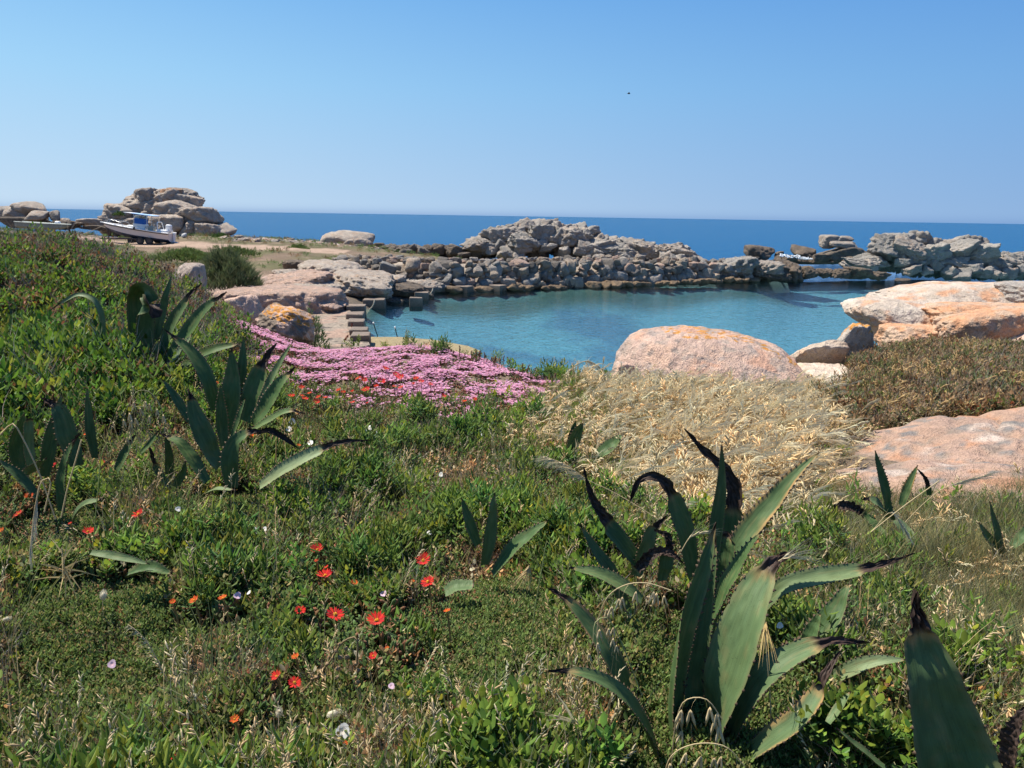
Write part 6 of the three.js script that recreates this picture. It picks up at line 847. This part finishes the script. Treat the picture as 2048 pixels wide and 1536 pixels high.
  part('frame', mergeGeometries([rbox(5.6, 0.1, 0.1, -0.4, 0.45, 0.7, 0.02), rbox(5.6, 0.1, 0.1, -0.4, 0.45, -0.7, 0.02), rbox(0.1, 0.1, 1.5, -1.6, 0.45, 0), rbox(0.1, 0.1, 1.5, 1.8, 0.45, 0), rbox(0.1, 0.1, 1.5, 0.4, 0.45, 0)]), rust, t);
  for (const x of [0.2, 0.95]) for (const z of [-0.95, 0.95]) { const w = part('wheel', new THREE.CylinderGeometry(0.3, 0.3, 0.2, 20).rotateX(Math.PI / 2).translate(x, 0.3, z), black, t); part('rim', new THREE.CylinderGeometry(0.15, 0.15, 0.215, 14).rotateX(Math.PI / 2).translate(x, 0.3, z), rust, w); }
  part('bow_post', mergeGeometries([rbox(0.1, 1.25, 0.1, -2.75, 0.85, 0), rbox(0.25, 0.14, 0.25, -2.72, 1.4, 0)]), rust, t); part('jockey_post', rbox(0.08, 0.6, 0.08, -3.1, 0.3, 0), rust, t);
  part('keel_support', mergeGeometries([rbox(0.4, 0.4, 1.2, -0.8, 0.3, 0), rbox(0.4, 0.3, 1.2, 1.9, 0.3, 0)]), black, t);
  const bow = D(213, 449, 64), gp = G(150, 466); tag(part('mooring_rope', new THREE.TubeGeometry(new THREE.CatmullRomCurve3([bow, D(190, 459, 63), gp]), 16, 0.025, 5), paint(0.28, 0.24, 0.18, 0.9), scene), 'grey rope running from the bow of the motorboat to the ground', 'rope');
  const dg = thing('old_skiff', 'long low weathered grey green boat lying behind the bushes at far left', 'boat', D(84, 460, 45)), g2 = paint(0.30, 0.31, 0.26, 0.7, { side: THREE.DoubleSide }), rimM = paint(0.55, 0.57, 0.48, 0.6); dg.scale.setScalar(0.72); dg.rotation.set(0, Math.PI + 0.1, 0.07);
  const k = hull(3.7, 1.3, 0.55, 0.1, 0.3, 0.12); part('hull', k.top, g2, dg); part('hull_bottom', k.bottom, g2, dg); part('deck', k.deck, g2, dg); for (const s of [-1, 1]) part('gunwale', tube(k.rim.map(([x, y, z]) => [x, y, z * s]), 0.04, 40), rimM, dg);
  part('buoy', rbox(0.42, 0.44, 0.4, -1.3, 0.62, 0, 0.16), white, dg);
  tag(rockAt(scene, [363, 466, 374, 476, 70], { d: 4, col: () => [0.75, 0.74, 0.72], seed: 2, k: 5 }, numbered('white_float')), 'small white float lying on the grass right of the motorboat', 'float');
}
// poles, rusty bars, ropes, surf, bird
for (const [p, q, s, label] of [[[756, 676], [747, 646], 30, 'thin dark pole leaning in the shallows, left of two'], [[795, 676], [790, 655], 30, 'shorter thin pole leaning in the shallows, right of two']]) { const a = D(...p, s), b = D(...q, s), t = thing('shallow_water_pole', label, 'pole', a), e = b.clone().sub(a); part('rod', tube([[0, -0.8, 0], [0, 0, 0], e.clone().multiplyScalar(0.5).toArray(), e.toArray()], 0.022), paint(0.06, 0.08, 0.07, 0.7), t); part('cap', new THREE.SphereGeometry(0.045, 10, 8).translate(e.x, e.y, e.z), paint(0.7, 0.72, 0.7, 0.6), t); }
tag(part('rusty_post', tube([D(704, 667, 29), D(704, 655, 29), D(704, 646, 29)].map((p) => p.toArray()), 0.04), paint(0.16, 0.05, 0.03, 0.9), scene), 'short red rusty post on the slipway edge', 'post');
tag(part('rusty_bar', tube([D(688, 686, 26.4), D(691, 678, 26.4), D(696, 671, 26.4)].map((p) => p.toArray()), 0.04), paint(0.19, 0.06, 0.035, 0.9), scene), 'slanting rusty bar at the near end of the slipway', 'bar');
for (const [l, label] of [[[[749, 599, 36.3], [748, 606, 36.2], [744, 614, 36.2], [739, 619, 36.2]], 'light rope hanging down the wide block at the slipway corner'], [[[866, 577, 42.4], [864, 583, 42.3], [860, 589, 42.3]], 'light rope hanging from the farthest block of the group of three']]) tag(part(numbered('hanging_rope'), tube(l.map((p) => D(...p).toArray()), 0.03), paint(0.42, 0.36, 0.27, 0.9), scene), label, 'rope');
{
  const r = rng(15), L = new Leafy(), o = D(1585, 514, 84);
  for (let i = 0; i < 170; i++) { const f = r(), u = lerp(1560, 1625, f), v = lerp(510, 519, f) + (r() - 0.5) * 5 - (f < 0.62 && f > 0.5 ? 3 * r() : 0), p = D(u, Math.min(v, 518), 84 - r() * 1.5).sub(o), d = dirOf(r() * 6, r() * 2 - 1).multiplyScalar(0.06 + 0.09 * r()); L.spindle(p.clone().sub(d), p.clone().add(d), 0.06, [0.85, 0.87, 0.88], [0.85, 0.87, 0.88], 5); }
  const m = new THREE.Mesh(L.geo(), new THREE.MeshStandardMaterial({ vertexColors: true, roughness: 0.9 })); m.position.copy(o); stuff('surf', m, 'white surf breaking at the foot of the small sea rocks');
  const b = thing('bird', 'tiny dark bird flying alone high in the sky', 'bird', D(1258, 187, 70)), dark = paint(0.03, 0.03, 0.035, 0.9, { side: THREE.DoubleSide });
  part('body', new THREE.SphereGeometry(0.055, 12, 8).scale(2.2, 1, 1), dark, b); for (const s of [-1, 1]) { const w = new Leafy(); w.quad(V(-0.07, 0.02, 0), V(0.06, 0.02, 0), V(0.01, 0.10, s * 0.16), V(-0.06, 0.09, s * 0.15), [1, 1, 1]); w.tri(V(-0.06, 0.09, s * 0.15), V(0.01, 0.10, s * 0.16), V(-0.08, 0.04, s * 0.3), [1, 1, 1]); part('wing', w.geo(), dark, b); } part('tail', new THREE.ConeGeometry(0.04, 0.12, 6).rotateZ(1.57).translate(-0.15, 0, 0), dark, b);
}
renderer.render(scene, camera);
